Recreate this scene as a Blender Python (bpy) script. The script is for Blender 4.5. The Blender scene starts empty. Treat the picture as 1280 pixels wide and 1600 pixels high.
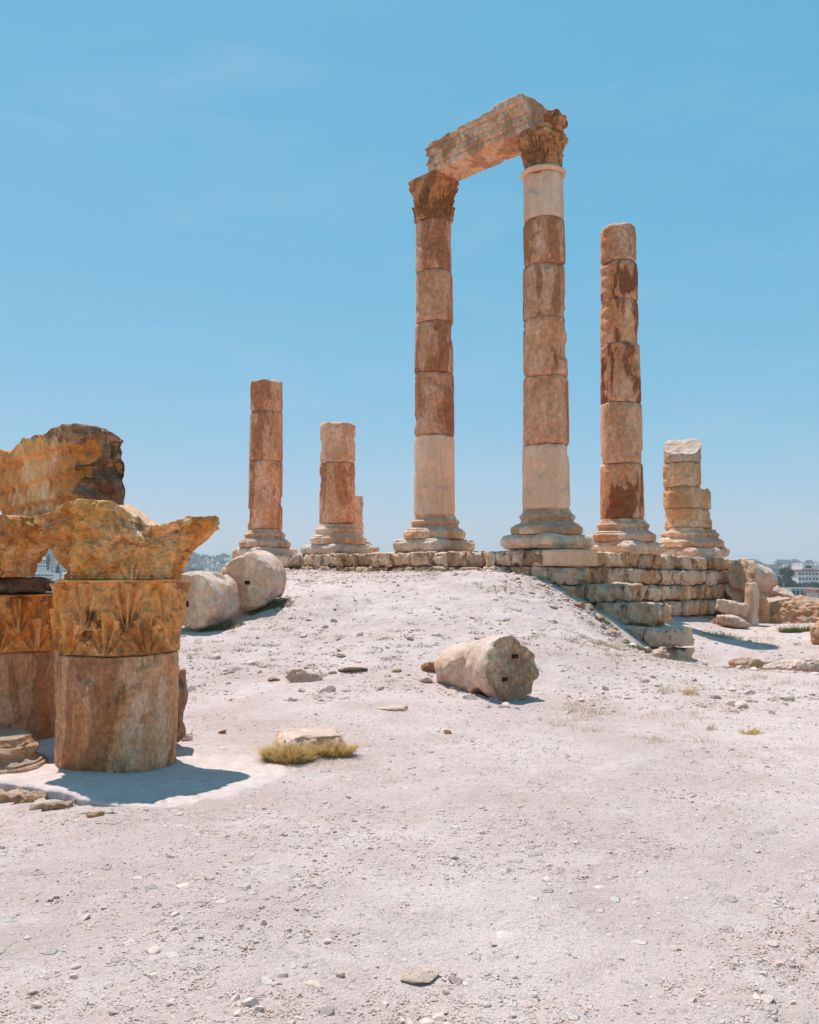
import bpy, math, random
import numpy as np
from math import pi, sin, cos, radians
S = bpy.context.scene
C = S.collection
# ------------------------------------------------------------ camera, light
F = 1340.0; HZ = 885.0; EYE = 1.7
cam = bpy.data.cameras.new('camera'); camo = bpy.data.objects.new('camera', cam); C.objects.link(camo)
S.camera = camo
PITCH = math.atan((HZ-800)/F)
camo.location = (0, 0, EYE); camo.rotation_euler = (pi/2+PITCH, 0, 0)
cam.sensor_fit = 'HORIZONTAL'; cam.sensor_width = 36; cam.lens = 36*F/1280
cam.clip_start = .1; cam.clip_end = 20000
SUNV = np.array([-.2, .3, 1.0]); SUNV = SUNV/np.linalg.norm(SUNV)
SEL = math.asin(SUNV[2]); SAZ = math.atan2(SUNV[0], SUNV[1])
w = bpy.data.worlds.new('World'); S.world = w; w.use_nodes = True
nt = w.node_tree; nt.nodes.clear()
sky = nt.nodes.new('ShaderNodeTexSky'); sky.sky_type = 'NISHITA'; sky.sun_disc = False
sky.sun_elevation = SEL; sky.sun_rotation = SAZ
sky.altitude = 100; sky.air_density = 1.0; sky.dust_density = 0.6; sky.ozone_density = 1.0
bg = nt.nodes.new('ShaderNodeBackground'); bg.inputs[1].default_value = .112
sep = nt.nodes.new('ShaderNodeSeparateColor'); cmb = nt.nodes.new('ShaderNodeCombineColor'); nt.links.new(sky.outputs[0], sep.inputs[0])
for i, (ka, kp) in enumerate([(.515, 1.0), (1.912, .36), (2.646, .30)]):      # colour response of the sky
    a_ = nt.nodes.new('ShaderNodeMath'); a_.operation = 'POWER'; nt.links.new(sep.outputs[i], a_.inputs[0]); a_.inputs[1].default_value = kp
    b_ = nt.nodes.new('ShaderNodeMath'); b_.operation = 'MULTIPLY'; nt.links.new(a_.outputs[0], b_.inputs[0]); b_.inputs[1].default_value = ka
    nt.links.new(b_.outputs[0], cmb.inputs[i])
out = nt.nodes.new('ShaderNodeOutputWorld')
wt = nt.nodes.new('ShaderNodeTexCoord'); wm = nt.nodes.new('ShaderNodeMapping'); wm.inputs['Scale'].default_value = (1.2, 1.2, 5.5); nt.links.new(wt.outputs['Generated'], wm.inputs[0])
wn = nt.nodes.new('ShaderNodeTexNoise'); wn.inputs['Scale'].default_value = 2.6; wn.inputs['Detail'].default_value = 7; wn.inputs['Roughness'].default_value = .6; wn.inputs['Distortion'].default_value = .6; nt.links.new(wm.outputs[0], wn.inputs['Vector'])
wr = nt.nodes.new('ShaderNodeMapRange'); wr.interpolation_type = 'SMOOTHSTEP'; wr.inputs[1].default_value = .45; wr.inputs[2].default_value = .8; wr.inputs[4].default_value = .11; nt.links.new(wn.outputs[0], wr.inputs[0])
wx = nt.nodes.new('ShaderNodeMix'); wx.data_type = 'RGBA'; wx.inputs[7].default_value = (4.2, 4.6, 5.2, 1); nt.links.new(wr.outputs[0], wx.inputs[0]); nt.links.new(cmb.outputs[0], wx.inputs[6])
nt.links.new(wx.outputs[2], bg.inputs[0]); nt.links.new(bg.outputs[0], out.inputs[0])
sl = bpy.data.lights.new('sun', 'SUN'); sl.energy = 3.6; sl.angle = radians(.53); sl.color = (1, .95, .89)
so = bpy.data.objects.new('sun', sl); C.objects.link(so)
from mathutils import Vector
so.rotation_euler = Vector(-SUNV).to_track_quat('-Z', 'Y').to_euler()
S.view_settings.view_transform = 'Standard'; S.view_settings.look = 'None'
S.view_settings.gamma = 1; S.view_settings.exposure = .56
S.render.engine = 'CYCLES'
S.cycles.max_bounces = 8; S.cycles.diffuse_bounces = 5; S.cycles.volume_bounces = 0

# ------------------------------------------------------------ numpy noise
rs = np.random.RandomState(7)
_p = rs.permutation(256); _p = np.concatenate([_p, _p, _p])
_g = rs.normal(size=(256, 3)); _g /= np.linalg.norm(_g, axis=1)[:, None]
def perlin(P):
    P = np.asarray(P, float); I = np.floor(P).astype(int); f = P-I; I &= 255
    u = f*f*f*(f*(f*6-15)+10)
    r = 0
    for dx in (0, 1):
        for dy in (0, 1):
            for dz in (0, 1):
                h = _p[_p[_p[(I[:, 0]+dx) & 255]+((I[:, 1]+dy) & 255)]+((I[:, 2]+dz) & 255)]
                d = (_g[h]*(f-np.array([dx, dy, dz]))).sum(1)
                wx = u[:, 0] if dx else 1-u[:, 0]; wy = u[:, 1] if dy else 1-u[:, 1]; wz = u[:, 2] if dz else 1-u[:, 2]
                r = r+d*wx*wy*wz
    return r*1.5
def fbm(P, o=4, g=.5):
    a = 1; r = 0; P = np.asarray(P, float)
    for i in range(o):
        r = r+a*perlin(P+i*17.3); P = P*2.03; a *= g
    return r
def sst(a, b, x):
    t = np.clip((x-a)/(b-a), 0, 1); return t*t*(3-2*t)

# ------------------------------------------------------------ mesh helpers
class MB:
    def __init__(s): s.V = []; s.Q = []; s.T = []; s.qm = []; s.tm = []; s.n = 0
    def add(s, V, Q=None, T=None, m=0):
        V = np.asarray(V, float).reshape(-1, 3)
        if Q is not None and len(Q): s.Q.append(np.asarray(Q)+s.n); s.qm.append(np.full(len(Q), m))
        if T is not None and len(T): s.T.append(np.asarray(T)+s.n); s.tm.append(np.full(len(T), m))
        s.V.append(V); s.n += len(V); return s
    def build(s, name, mats, parent=None, smooth=True, loc=None, sharp=None):
        V = np.concatenate(s.V)
        me = bpy.data.meshes.new(name)
        Q = np.concatenate(s.Q) if s.Q else np.zeros((0, 4), int); T = np.concatenate(s.T) if s.T else np.zeros((0, 3), int)
        qm = np.concatenate(s.qm) if s.qm else np.zeros(0, int); tm = np.concatenate(s.tm) if s.tm else np.zeros(0, int)
        if loc is not None: V = V-np.asarray(loc)
        me.vertices.add(len(V)); me.vertices.foreach_set('co', V.astype(np.float32).ravel())
        li = np.concatenate([Q.ravel(), T.ravel()]).astype(np.int32)
        me.loops.add(len(li)); me.loops.foreach_set('vertex_index', li)
        n = len(Q)+len(T); me.polygons.add(n)
        st = np.concatenate([np.arange(len(Q))*4, len(Q)*4+np.arange(len(T))*3]).astype(np.int32)
        me.polygons.foreach_set('loop_start', st)
        me.polygons.foreach_set('material_index', np.concatenate([qm, tm]).astype(np.int32))
        me.polygons.foreach_set('use_smooth', np.full(n, smooth))
        if not isinstance(mats, (list, tuple)): mats = [mats]
        for m in mats: me.materials.append(m)
        me.update(calc_edges=True); me.validate()
        if sharp and smooth:
            try: me.set_sharp_from_angle(angle=radians(sharp))
            except Exception: pass
        o = bpy.data.objects.new(name, me); C.objects.link(o)
        if parent: o.parent = parent
        if loc is not None: o.location = loc
        return o
def tag(o, label=None, cat=None, group=None, kind=None):
    if label: o['label'] = label
    if cat: o['category'] = cat
    if group: o['group'] = group
    if kind: o['kind'] = kind
    return o
def thing(name, loc, label, cat, group=None, rot=0):
    o = bpy.data.objects.new(name, None); C.objects.link(o); o.location = loc; o.rotation_euler = (0, 0, rot)
    o.empty_display_size = .2
    return tag(o, label, cat, group)
def Rz(a): return np.array([[cos(a), -sin(a), 0], [sin(a), cos(a), 0], [0, 0, 1.]])
def Rx(a): return np.array([[1, 0, 0], [0, cos(a), -sin(a)], [0, sin(a), cos(a)]])
def Ry(a): return np.array([[cos(a), 0, sin(a)], [0, 1, 0], [-sin(a), 0, cos(a)]])
_bc = {}
def boxgrid(nx, ny, nz):
    k = (nx, ny, nz)
    if k in _bc: return _bc[k]
    V = []; Q = []; n = 0
    N = (nx, ny, nz)
    for ax in range(3):
        a, b = [(1, 2), (2, 0), (0, 1)][ax]
        for s in (0, 1):
            ia, ib = np.meshgrid(np.arange(N[a]+1), np.arange(N[b]+1), indexing='ij')
            P = np.zeros(ia.shape+(3,), int); P[..., a] = ia; P[..., b] = ib; P[..., ax] = s*N[ax]
            V.append(P.reshape(-1, 3)); W = N[b]+1
            i, j = np.meshgrid(np.arange(N[a]), np.arange(N[b]), indexing='ij'); i = i.ravel(); j = j.ravel()
            q = np.stack([i*W+j, (i+1)*W+j, (i+1)*W+j+1, i*W+j+1], 1)
            if not s: q = q[:, ::-1]
            Q.append(q+n); n += len(V[-1])
    V = np.concatenate(V); Q = np.concatenate(Q)
    U, inv = np.unique(V, axis=0, return_inverse=True)
    r = (U/np.array(N)*2-1, inv.ravel()[Q]); _bc[k] = r; return r
def rbox(size, seg=.06, rnd=.05, amp=.015, ns=3.0, seed=0, chip=.04, big=0, bs=1.0, taper=None, mx=70):
    """rough stone block centred at origin"""
    size = np.asarray(size, float); h = size/2
    n = [int(min(mx, max(3, round(s/seg)))) for s in size]
    U, Q = boxgrid(*n); P = U*h
    P0 = P.copy()
    r = min(rnd, h.min()*.9); inn = np.clip(P, -(h-r), h-r); d = P-inn; L = np.linalg.norm(d, axis=1)[:, None]+1e-9
    nr = d/L; P = inn+nr*r
    off = np.array([seed*3.17, seed*1.71, seed*.77])
    e = fbm(P0*ns+off, 4)
    # chips near edges
    q = np.sort(h-np.abs(P0), axis=1); ed = np.exp(-(q[:, 1]/(.10*max(size.min(), .2)*2))**2)
    ch = np.maximum(0, fbm(P0*ns*1.1+off+50, 3)+.1)*chip*ed*2
    disp = e*amp-ch
    if big: disp = disp+fbm(P0*bs+off+90, 3)*big
    P = P+nr*disp[:, None]
    if taper is not None: P = taper(P, P0/h)
    return P, Q
def gridq(nr, nc, wrap=True):
    i, j = np.meshgrid(np.arange(nr-1), np.arange(nc if wrap else nc-1), indexing='ij'); i = i.ravel(); j = j.ravel(); k = (j+1) % nc
    return np.stack([i*nc+j, i*nc+k, (i+1)*nc+k, (i+1)*nc+j], 1)
def drum_mesh(R0, R1, h, seed=0, nth=72, amp=.006, chip=.05, spall=.03, top='flat', cut=None, dz=.05, capn=5, edge=.012, topamp=.01, spt=.25, spf=None):
    """grid of rings: bottom cap, side, top cap.  z from 0 to h"""
    zs = [0]*capn; rr = list(np.linspace(.001, 1, capn+1)[:-1])
    m = max(6, int(h/dz)); zz = np.linspace(0, h, m)
    zs += list(zz); rr += [1]*m; zs += [h]*capn; rr += list(np.linspace(1, .001, capn+1)[1:])
    zs = np.array(zs, float); rr = np.array(rr)
    th = np.arange(nth)*2*pi/nth
    Z = np.repeat(zs, nth); RR = np.repeat(rr, nth); TH = np.tile(th, len(zs))
    t = Z/h; R = (R0+(R1-R0)*t)
    off = np.array([seed*5.3, seed*2.9, seed*1.3])
    U = np.stack([np.cos(TH)*R, np.sin(TH)*R, Z], 1)
    n1 = fbm(U*2.2+off, 4); n2 = fbm(U*5+off+31, 3)
    d = n1*amp+n2*amp*.6
    ez = np.minimum(Z, h-Z); ed = np.exp(-(ez/.05)**2)
    d = d-ed*(edge+np.maximum(0, fbm(U*3.1+off+60, 3)+.05)*chip)
    sp = np.maximum(0, fbm(U*1.2+off+77, 3)-spt); d = d-sst(0, .12, sp)*spall*(1+.5*n2)
    if spf is not None: d = d-spf(TH, Z)*(1+.8*n2)
    Rf = (R+np.where(RR > .99, d, d*RR))*RR
    Zf = Z+np.where((RR < 1)|(Z >= h*.999), fbm(np.stack([np.cos(TH)*RR*R*4, np.sin(TH)*RR*R*4, Z*0+seed], 1), 3)*topamp*np.where(t > .5, 1, .2), 0)
    P = np.stack([np.cos(TH)*Rf, np.sin(TH)*Rf, Zf], 1)
    if cut is not None: P = cut(P, t)
    return P, gridq(len(zs), nth)

# ------------------------------------------------------------ materials
def mat(name): m = bpy.data.materials.new(name); m.use_nodes = True; m.node_tree.nodes.clear(); return m
class NT:
    def __init__(s, m): s.t = m.node_tree; s.n = s.t.nodes; s.l = s.t.links
    def node(s, ty, **k):
        n = s.n.new(ty)
        for a, b in k.items():
            if a.startswith('i_'):
                key = a[2:]; key = int(key) if key.isdigit() else key.replace('_', ' ')
                v = b
                if isinstance(v, bpy.types.NodeSocket): s.l.new(v, n.inputs[key])
                else: n.inputs[key].default_value = v
            else: setattr(n, a, b)
        return n
    def noise(s, vec, scale, det=4, rough=.55, dist=0):
        return s.node('ShaderNodeTexNoise', i_Vector=vec, i_Scale=scale, i_Detail=det, i_Roughness=rough, i_Distortion=dist).outputs[0]
    def ramp(s, v, a, b, lo=0., hi=1.):
        return s.node('ShaderNodeMapRange', interpolation_type='SMOOTHSTEP', i_0=v, i_1=a, i_2=b, i_3=lo, i_4=hi).outputs[0]
    def mix(s, f, a, b, mode='MIX'):
        n = s.n.new('ShaderNodeMix'); n.data_type = 'RGBA'; n.blend_type = mode
        for k, v in ((0, f), (6, a), (7, b)):
            if isinstance(v, bpy.types.NodeSocket): s.l.new(v, n.inputs[k])
            else: n.inputs[k].default_value = v if k == 0 else (*v, 1)
        return n.outputs[2]
    def math(s, op, a, b=0.):
        n = s.n.new('ShaderNodeMath'); n.operation = op
        for k, v in ((0, a), (1, b)):
            if isinstance(v, bpy.types.NodeSocket): s.l.new(v, n.inputs[k])
            else: n.inputs[k].default_value = v
        return n.outputs[0]
    def vmul(s, v, k):
        return s.node('ShaderNodeMapping', i_Vector=v, i_Scale=k).outputs[0]
    def finish(s, col, bump, rough=.95, strength=.5, dist=.02, spec=.15):
        b = s.node('ShaderNodeBump', i_Strength=strength, i_Distance=dist, i_Height=bump)
        p = s.n.new('ShaderNodeBsdfPrincipled')
        s.l.new(col, p.inputs['Base Color']) if isinstance(col, bpy.types.NodeSocket) else setattr(p.inputs['Base Color'], 'default_value', (*col, 1))
        p.inputs['Roughness'].default_value = rough; p.inputs['Specular IOR Level'].default_value = spec
        s.l.new(b.outputs[0], p.inputs['Normal'])
        o = s.n.new('ShaderNodeOutputMaterial'); s.l.new(p.outputs[0], o.inputs[0])
def stone(name, cA, cB, stain, rust, st_amt=.5, rust_amt=.4, speck=.5, bump=.5, streak=.22, scale=1.0, dark=(.10, .055, .035), dark_amt=.5, pale=(.70, .56, .47), pale_amt=.3, bdist=.02, var=.25, mot=.22, gain=(1.27, 1.03, .82), sun_whiten=.45, isl=0., vert=.8):
    m = mat(name); g = NT(m)
    tc = g.node('ShaderNodeTexCoord').outputs['Object']
    oi = g.node('ShaderNodeObjectInfo')
    rnd = oi.outputs['Random']
    off = g.node('ShaderNodeVectorMath', operation='SCALE', i_0=(37., 19., 53.), i_Scale=rnd).outputs[0]
    v = g.node('ShaderNodeVectorMath', operation='ADD', i_0=tc, i_1=off).outputs[0]
    v = g.vmul(v, (scale,)*3)
    vs = g.vmul(v, (1, 1, streak))
    n0 = g.noise(v, 1.3, 5, .6); n1 = g.noise(vs, 1.25, 8, .62, .5); n2 = g.noise(vs, 2.6, 7, .68, .4); n3 = g.noise(v, 9, 6, .72)
    n4 = g.noise(v, 48, 4, .75); n7 = g.noise(g.vmul(v, (1, 1, .55)), 24, 6, .75)
    c = g.mix(g.ramp(n0, .38, .62), cA, cB)
    n5 = g.noise(g.vmul(v, (1.3, 1.3, vert)), 2.0, 8, .66, .3)
    c = g.mix(g.math('MULTIPLY', g.ramp(n5, .50, .60), pale_amt), c, pale)
    c = g.mix(g.math('MULTIPLY', g.ramp(n2, .50, .60), rust_amt), c, rust)
    c = g.mix(g.math('MULTIPLY', g.ramp(n1, .485, .535), st_amt), c, stain)
    n6 = g.noise(g.vmul(v, (1, 1, vert)), 3.4, 8, .74)
    c = g.mix(g.math('MULTIPLY', g.ramp(n6, .57, .66), dark_amt), c, dark)
    f = g.ramp(n3, .3, .7, 1-mot, 1+mot)
    c = g.mix(1.0, c, g.node('ShaderNodeCombineColor', i_0=f, i_1=f, i_2=f).outputs[0], 'MULTIPLY')
    f3 = g.ramp(n7, .35, .65, 1-mot*.7, 1+mot*.7)
    c = g.mix(1.0, c, g.node('ShaderNodeCombineColor', i_0=f3, i_1=f3, i_2=f3).outputs[0], 'MULTIPLY')
    sp = g.ramp(n4, .62, .72, 0, speck)
    c = g.mix(sp, c, dark)
    f2 = g.ramp(g.math('FRACT', g.math('MULTIPLY', rnd, 7.31)), 0, 1, 1-var*.5, 1+var*.5)
    c = g.mix(1.0, c, g.node('ShaderNodeCombineColor', i_0=f2, i_1=f2, i_2=f2).outputs[0], 'MULTIPLY')
    if isl:
        ri = g.node('ShaderNodeNewGeometry').outputs['Random Per Island']
        fi = g.ramp(ri, 0, 1, 1-isl, 1+isl); c = g.mix(1.0, c, g.node('ShaderNodeCombineColor', i_0=fi, i_1=fi, i_2=fi).outputs[0], 'MULTIPLY')
        r2 = g.math('FRACT', g.math('MULTIPLY', ri, 13.7)); c = g.mix(g.ramp(r2, .5, 1, 0, .55), c, pale); c = g.mix(g.ramp(r2, .3, 0, 0, .35), c, rust)
    c = g.mix(1.0, c, gain, 'MULTIPLY')
    # whiteness of sunlit tops, painted onto upward faces by their normal
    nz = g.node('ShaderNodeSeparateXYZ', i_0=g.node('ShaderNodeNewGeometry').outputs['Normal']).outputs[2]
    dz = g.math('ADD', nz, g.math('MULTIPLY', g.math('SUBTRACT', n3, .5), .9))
    c = g.mix(g.ramp(dz, .45, .8, 0, sun_whiten), c, (.60, .51, .46))
    pit = g.ramp(n4, .58, .70, 0, 1)
    h = g.math('ADD', g.math('MULTIPLY', n3, 1.2), g.math('MULTIPLY', n7, .9))
    h = g.math('ADD', h, g.math('MULTIPLY', n6, 1.6)); h = g.math('SUBTRACT', h, g.math('MULTIPLY', pit, .35))
    g.finish(c, h, .95, bump, bdist)
    return m
M = {}
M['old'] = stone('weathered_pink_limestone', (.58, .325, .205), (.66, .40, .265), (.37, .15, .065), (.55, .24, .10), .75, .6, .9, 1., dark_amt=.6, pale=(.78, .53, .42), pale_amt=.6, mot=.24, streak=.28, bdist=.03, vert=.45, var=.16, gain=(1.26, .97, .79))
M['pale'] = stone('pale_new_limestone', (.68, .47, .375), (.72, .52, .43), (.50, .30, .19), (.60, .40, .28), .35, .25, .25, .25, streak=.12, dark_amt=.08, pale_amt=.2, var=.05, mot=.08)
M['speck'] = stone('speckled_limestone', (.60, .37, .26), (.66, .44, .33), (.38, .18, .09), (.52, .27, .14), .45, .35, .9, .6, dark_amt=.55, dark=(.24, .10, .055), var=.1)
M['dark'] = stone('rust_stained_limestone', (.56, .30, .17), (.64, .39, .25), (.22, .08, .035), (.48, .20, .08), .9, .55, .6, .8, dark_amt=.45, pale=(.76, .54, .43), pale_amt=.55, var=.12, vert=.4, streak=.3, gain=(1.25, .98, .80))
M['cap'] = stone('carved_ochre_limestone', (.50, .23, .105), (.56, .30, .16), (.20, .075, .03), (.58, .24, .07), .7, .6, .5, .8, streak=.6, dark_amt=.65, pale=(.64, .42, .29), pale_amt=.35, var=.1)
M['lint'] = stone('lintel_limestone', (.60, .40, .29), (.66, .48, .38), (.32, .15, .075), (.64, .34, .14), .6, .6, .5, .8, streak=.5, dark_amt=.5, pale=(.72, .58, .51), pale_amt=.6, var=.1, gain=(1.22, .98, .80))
M['fcap'] = stone('foreground_ochre_limestone', (.72, .40, .14), (.78, .50, .24), (.52, .19, .035), (.80, .38, .08), .65, .65, .6, .9, streak=.7, dark=(.13, .06, .025), dark_amt=.55, pale=(.84, .64, .44), pale_amt=.65, bdist=.03, var=.04, sun_whiten=.45, mot=.24)
M['fcapd'] = stone('foreground_brown_limestone', (.66, .31, .10), (.72, .40, .17), (.30, .11, .035), (.78, .32, .05), .6, .6, .6, .9, streak=.8, dark=(.08, .04, .022), dark_amt=.8, pale=(.76, .52, .32), pale_amt=.4, bdist=.02, var=.04, sun_whiten=.2, mot=.28)
M['fdrum'] = stone('foreground_pink_limestone', (.62, .34, .20), (.70, .43, .29), (.38, .15, .07), (.68, .26, .08), .7, .55, .9, 1., streak=.17, scale=1.9, dark_amt=.55, pale=(.80, .59, .50), pale_amt=.75, bdist=.02, var=.04, sun_whiten=.3, mot=.24, vert=.35)
M['farch'] = stone('foreground_architrave_limestone', (.70, .46, .23), (.76, .56, .35), (.50, .20, .04), (.74, .38, .09), .7, .6, .5, .9, streak=.35, dark=(.14, .07, .03), dark_amt=.4, pale=(.82, .66, .50), pale_amt=.7, bdist=.03, var=.05, sun_whiten=.3, mot=.22, vert=.4)
M['lich'] = stone('lichen_dark_limestone', (.34, .22, .15), (.44, .31, .22), (.15, .085, .05), (.46, .23, .10), .6, .5, .9, 1., streak=1, dark_amt=.75, dark=(.07, .045, .035), pale=(.60, .48, .40), pale_amt=.65, bdist=.05, var=.08, mot=.4, sun_whiten=.12)
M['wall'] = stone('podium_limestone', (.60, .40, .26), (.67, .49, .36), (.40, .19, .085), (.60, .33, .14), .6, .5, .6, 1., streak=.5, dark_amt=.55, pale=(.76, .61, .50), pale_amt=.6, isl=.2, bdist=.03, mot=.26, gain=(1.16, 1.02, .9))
M['base'] = stone('worn_base_limestone', (.62, .41, .28), (.68, .49, .36), (.42, .20, .09), (.60, .33, .15), .6, .5, .6, .8, streak=.5, dark_amt=.4, pale=(.76, .60, .49), pale_amt=.5, bdist=.025, mot=.2, gain=(1.16, 1.02, .9), sun_whiten=.6)
M['plin'] = stone('rounded_plinth_limestone', (.64, .46, .34), (.70, .54, .43), (.46, .25, .12), (.60, .36, .18), .4, .3, .5, .7, streak=.8, dark_amt=.35, pale=(.74, .62, .54), pale_amt=.5, bdist=.02, mot=.16, gain=(1.1, 1.01, .93), sun_whiten=.8)  # strong paling of upward faces imitates sun on the rounded edges
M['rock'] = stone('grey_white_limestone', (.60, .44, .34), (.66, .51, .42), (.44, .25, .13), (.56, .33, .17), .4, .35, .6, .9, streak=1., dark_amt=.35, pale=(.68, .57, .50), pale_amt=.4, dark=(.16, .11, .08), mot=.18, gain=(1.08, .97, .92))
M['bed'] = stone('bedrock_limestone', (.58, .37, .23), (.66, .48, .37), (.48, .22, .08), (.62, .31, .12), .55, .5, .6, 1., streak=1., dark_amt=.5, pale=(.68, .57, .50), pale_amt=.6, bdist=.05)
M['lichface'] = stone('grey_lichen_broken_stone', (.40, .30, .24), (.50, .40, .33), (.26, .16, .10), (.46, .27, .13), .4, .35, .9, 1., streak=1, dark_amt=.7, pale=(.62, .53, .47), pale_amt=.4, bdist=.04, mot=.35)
def simple(name, col, rough=.8, var=.0, sc=5.):
    m = mat(name); g = NT(m); tc = g.node('ShaderNodeTexCoord').outputs['Object']
    n = g.noise(tc, sc, 4)
    f = g.ramp(n, .3, .7, 1-var, 1+var)
    c = g.mix(1.0, col, g.node('ShaderNodeCombineColor', i_0=f, i_1=f, i_2=f).outputs[0], 'MULTIPLY')
    g.finish(c, n, rough, .1); return m
# ground
def ground_mat():
    m = mat('pale_dusty_ground'); g = NT(m)
    tc = g.node('ShaderNodeTexCoord').outputs['Object']
    nA = g.noise(tc, .35, 6, .6); nB = g.noise(tc, 1.7, 6, .65); nC = g.noise(tc, 9, 5, .7); nD = g.noise(tc, 55, 4, .7); nE = g.noise(tc, 160, 3, .7)
    c = g.mix(g.ramp(nA, .35, .65), (.535, .405, .375), (.655, .52, .49))
    c = g.mix(g.math('MULTIPLY', g.ramp(nB, .50, .68), .55), c, (.69, .57, .54))
    c = g.mix(g.math('MULTIPLY', g.ramp(nB, .46, .34), .40), c, (.49, .365, .325))
    c = g.mix(g.math('MULTIPLY', g.ramp(nC, .56, .72), .5), c, (.44, .335, .30))
    c = g.mix(g.ramp(nD, .60, .72, 0, .5), c, (.34, .255, .23))
    c = g.mix(g.ramp(nD, .38, .28, 0, .45), c, (.72, .62, .59))
    f = g.ramp(nE, .3, .7, .82, 1.18)
    c = g.mix(1.0, c, g.node('ShaderNodeCombineColor', i_0=f, i_1=f, i_2=f).outputs[0], 'MULTIPLY')
    hs_ = []
    for sc_, th_, rad in ((9., .80, .34), (23., .70, .36), (60., .55, .38)):      # stones trodden flush into the dust
        vn = g.node('ShaderNodeTexVoronoi', i_Vector=g.node('ShaderNodeVectorMath', operation='ADD', i_0=tc, i_1=g.node('ShaderNodeVectorMath', operation='SCALE', i_0=g.node('ShaderNodeTexNoise', i_Vector=tc, i_Scale=sc_*1.5, i_Detail=2.).outputs[1], i_Scale=.55/sc_).outputs[0]).outputs[0], i_Scale=sc_)
        rc = g.node('ShaderNodeSeparateColor', i_0=vn.outputs['Color'])
        on = g.math('MULTIPLY', g.ramp(vn.outputs[0], rad, rad*.75), g.ramp(rc.outputs[0], th_, th_+.03))
        c = g.mix(g.math('MULTIPLY', on, .75), c, g.mix(g.ramp(rc.outputs[1], .3, .7), (.72, .61, .57), (.45, .355, .325)))
        hs_.append(g.math('MULTIPLY', on, 9./sc_))
    nG = g.noise(tc, .9, 8, .7)
    c = g.mix(g.ramp(nG, .52, .62, 0, .5), c, (.50, .38, .335))
    c = g.mix(g.ramp(g.noise(g.vmul(tc, (1, 2.2, 1)), 26, 6, .8), .56, .68, 0, .55), c, (.38, .285, .25))
    v1 = g.node('ShaderNodeTexVoronoi', i_Vector=tc, i_Scale=38., i_Randomness=1.).outputs[0]
    h = g.math('ADD', g.math('MULTIPLY', nC, 1.2), g.math('MULTIPLY', nD, .55)); h = g.math('ADD', h, g.math('MULTIPLY', nE, .2))
    for q in hs_: h = g.math('ADD', h, g.math('MULTIPLY', q, .5))
    g.finish(c, h, .98, .9, .035, .05); return m
M['ground'] = ground_mat()
M['peb'] = stone('pebble_limestone', (.62, .49, .42), (.68, .57, .50), (.48, .31, .21), (.56, .40, .29), .4, .3, .3, .3, streak=1, scale=2, dark_amt=.2, pale_amt=.4, pale=(.66, .60, .56), var=.35, gain=(1.04, .97, .97), sun_whiten=.3)
M['pad'] = stone('smooth_lime_floor', (.53, .43, .405), (.57, .47, .445), (.50, .40, .375), (.51, .41, .385), .3, .2, .3, .5, streak=1, dark_amt=.06, pale=(.61, .525, .505), pale_amt=.4, var=.02, mot=.10, gain=(1.04, 1, .98), sun_whiten=.1)

# ------------------------------------------------------------ photo geometry helpers (a pixel of the photograph at a chosen depth -> a real place)
def W(px, py, d):
    X = (px-640)/F; Y = (800-py)/F
    dy = cos(PITCH)-Y*sin(PITCH); dz = sin(PITCH)+Y*cos(PITCH)
    return np.array([X/dy*d, d, EYE+dz/dy*d])
def zy(py, d): return float(W(640, py, d)[2])
U_ = np.array([.701, -.713]); V_ = np.array([.68, .733])
C2P = np.array([3.39, 21.1])
# control points for the ground
cp = []
def cpx(px, py, d): p = W(px, py, d); cp.append((p[0], p[1], p[2]))
for x in (-9, -6, -3, 0, 3, 6, 9):
    for y in (-6, -2, 2, 5, 8): cp.append((x, y, 0))
for a in [(440, 890, 27.2), (500, 892, 26.0), (560, 894, 24.8), (640, 894, 23.2), (720, 894, 21.9), (800, 895, 20.5), (860, 910, 19.6), (893, 934, 19.0), (945, 966, 17.9), (985, 1002, 17.3), (1040, 1038, 16.9),
          (440, 940, 17.4), (390, 950, 17.6), (368, 972, 16.6), (300, 990, 16.0), (640, 1100, 10.6), (500, 1090, 10.8), (640, 960, 16.6), (560, 960, 16.6), (760, 1088, 11.2), (760, 960, 16.4), (860, 1010, 14.0), (900, 1080, 12.2),
          (290, 1060, 12.8), (1083, 1035, 18.2), (1100, 992, 21.2), (1180, 1008, 20.0), (1280, 1000, 21.0), (1180, 985, 23.2), (1280, 975, 24.0), (1280, 1050, 14.5), (1150, 1048, 15.5), (1280, 1100, 11.0), (1000, 1110, 11.0)]: cpx(*a)
for p in [(-7, 11, .05), (-9, 14, .1), (-7, 18, .5), (-12, 9, 0), (-12, 20, .3), (9, 28, 0.), (14, 24, -.1), (20, 20, -.1), (14, 12, 0), (0, 30, 1.6), (5, 26, 1.2), (-5, 31, 1.5), (0, 36, 1.2), (12, 34, -.1), (20, 32, -.1), (-14, 30, .4), (25, 10, 0), (-25, 5, 0), (-22, 22, .2)]: cp.append(p)
cp = np.array(cp)
def _k(r): return r*r*np.log(r+1e-6)
n = len(cp); D = np.linalg.norm(cp[:, None, :2]-cp[None, :, :2], axis=2)
A = np.zeros((n+3, n+3)); A[:n, :n] = _k(D)+np.eye(n)*.15; A[:n, n] = 1; A[:n, n+1:] = cp[:, :2]; A[n, :n] = 1; A[n+1:, :n] = cp[:, :2].T
rb = np.linalg.solve(A, np.concatenate([cp[:, 2], [0, 0, 0]]))
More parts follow.
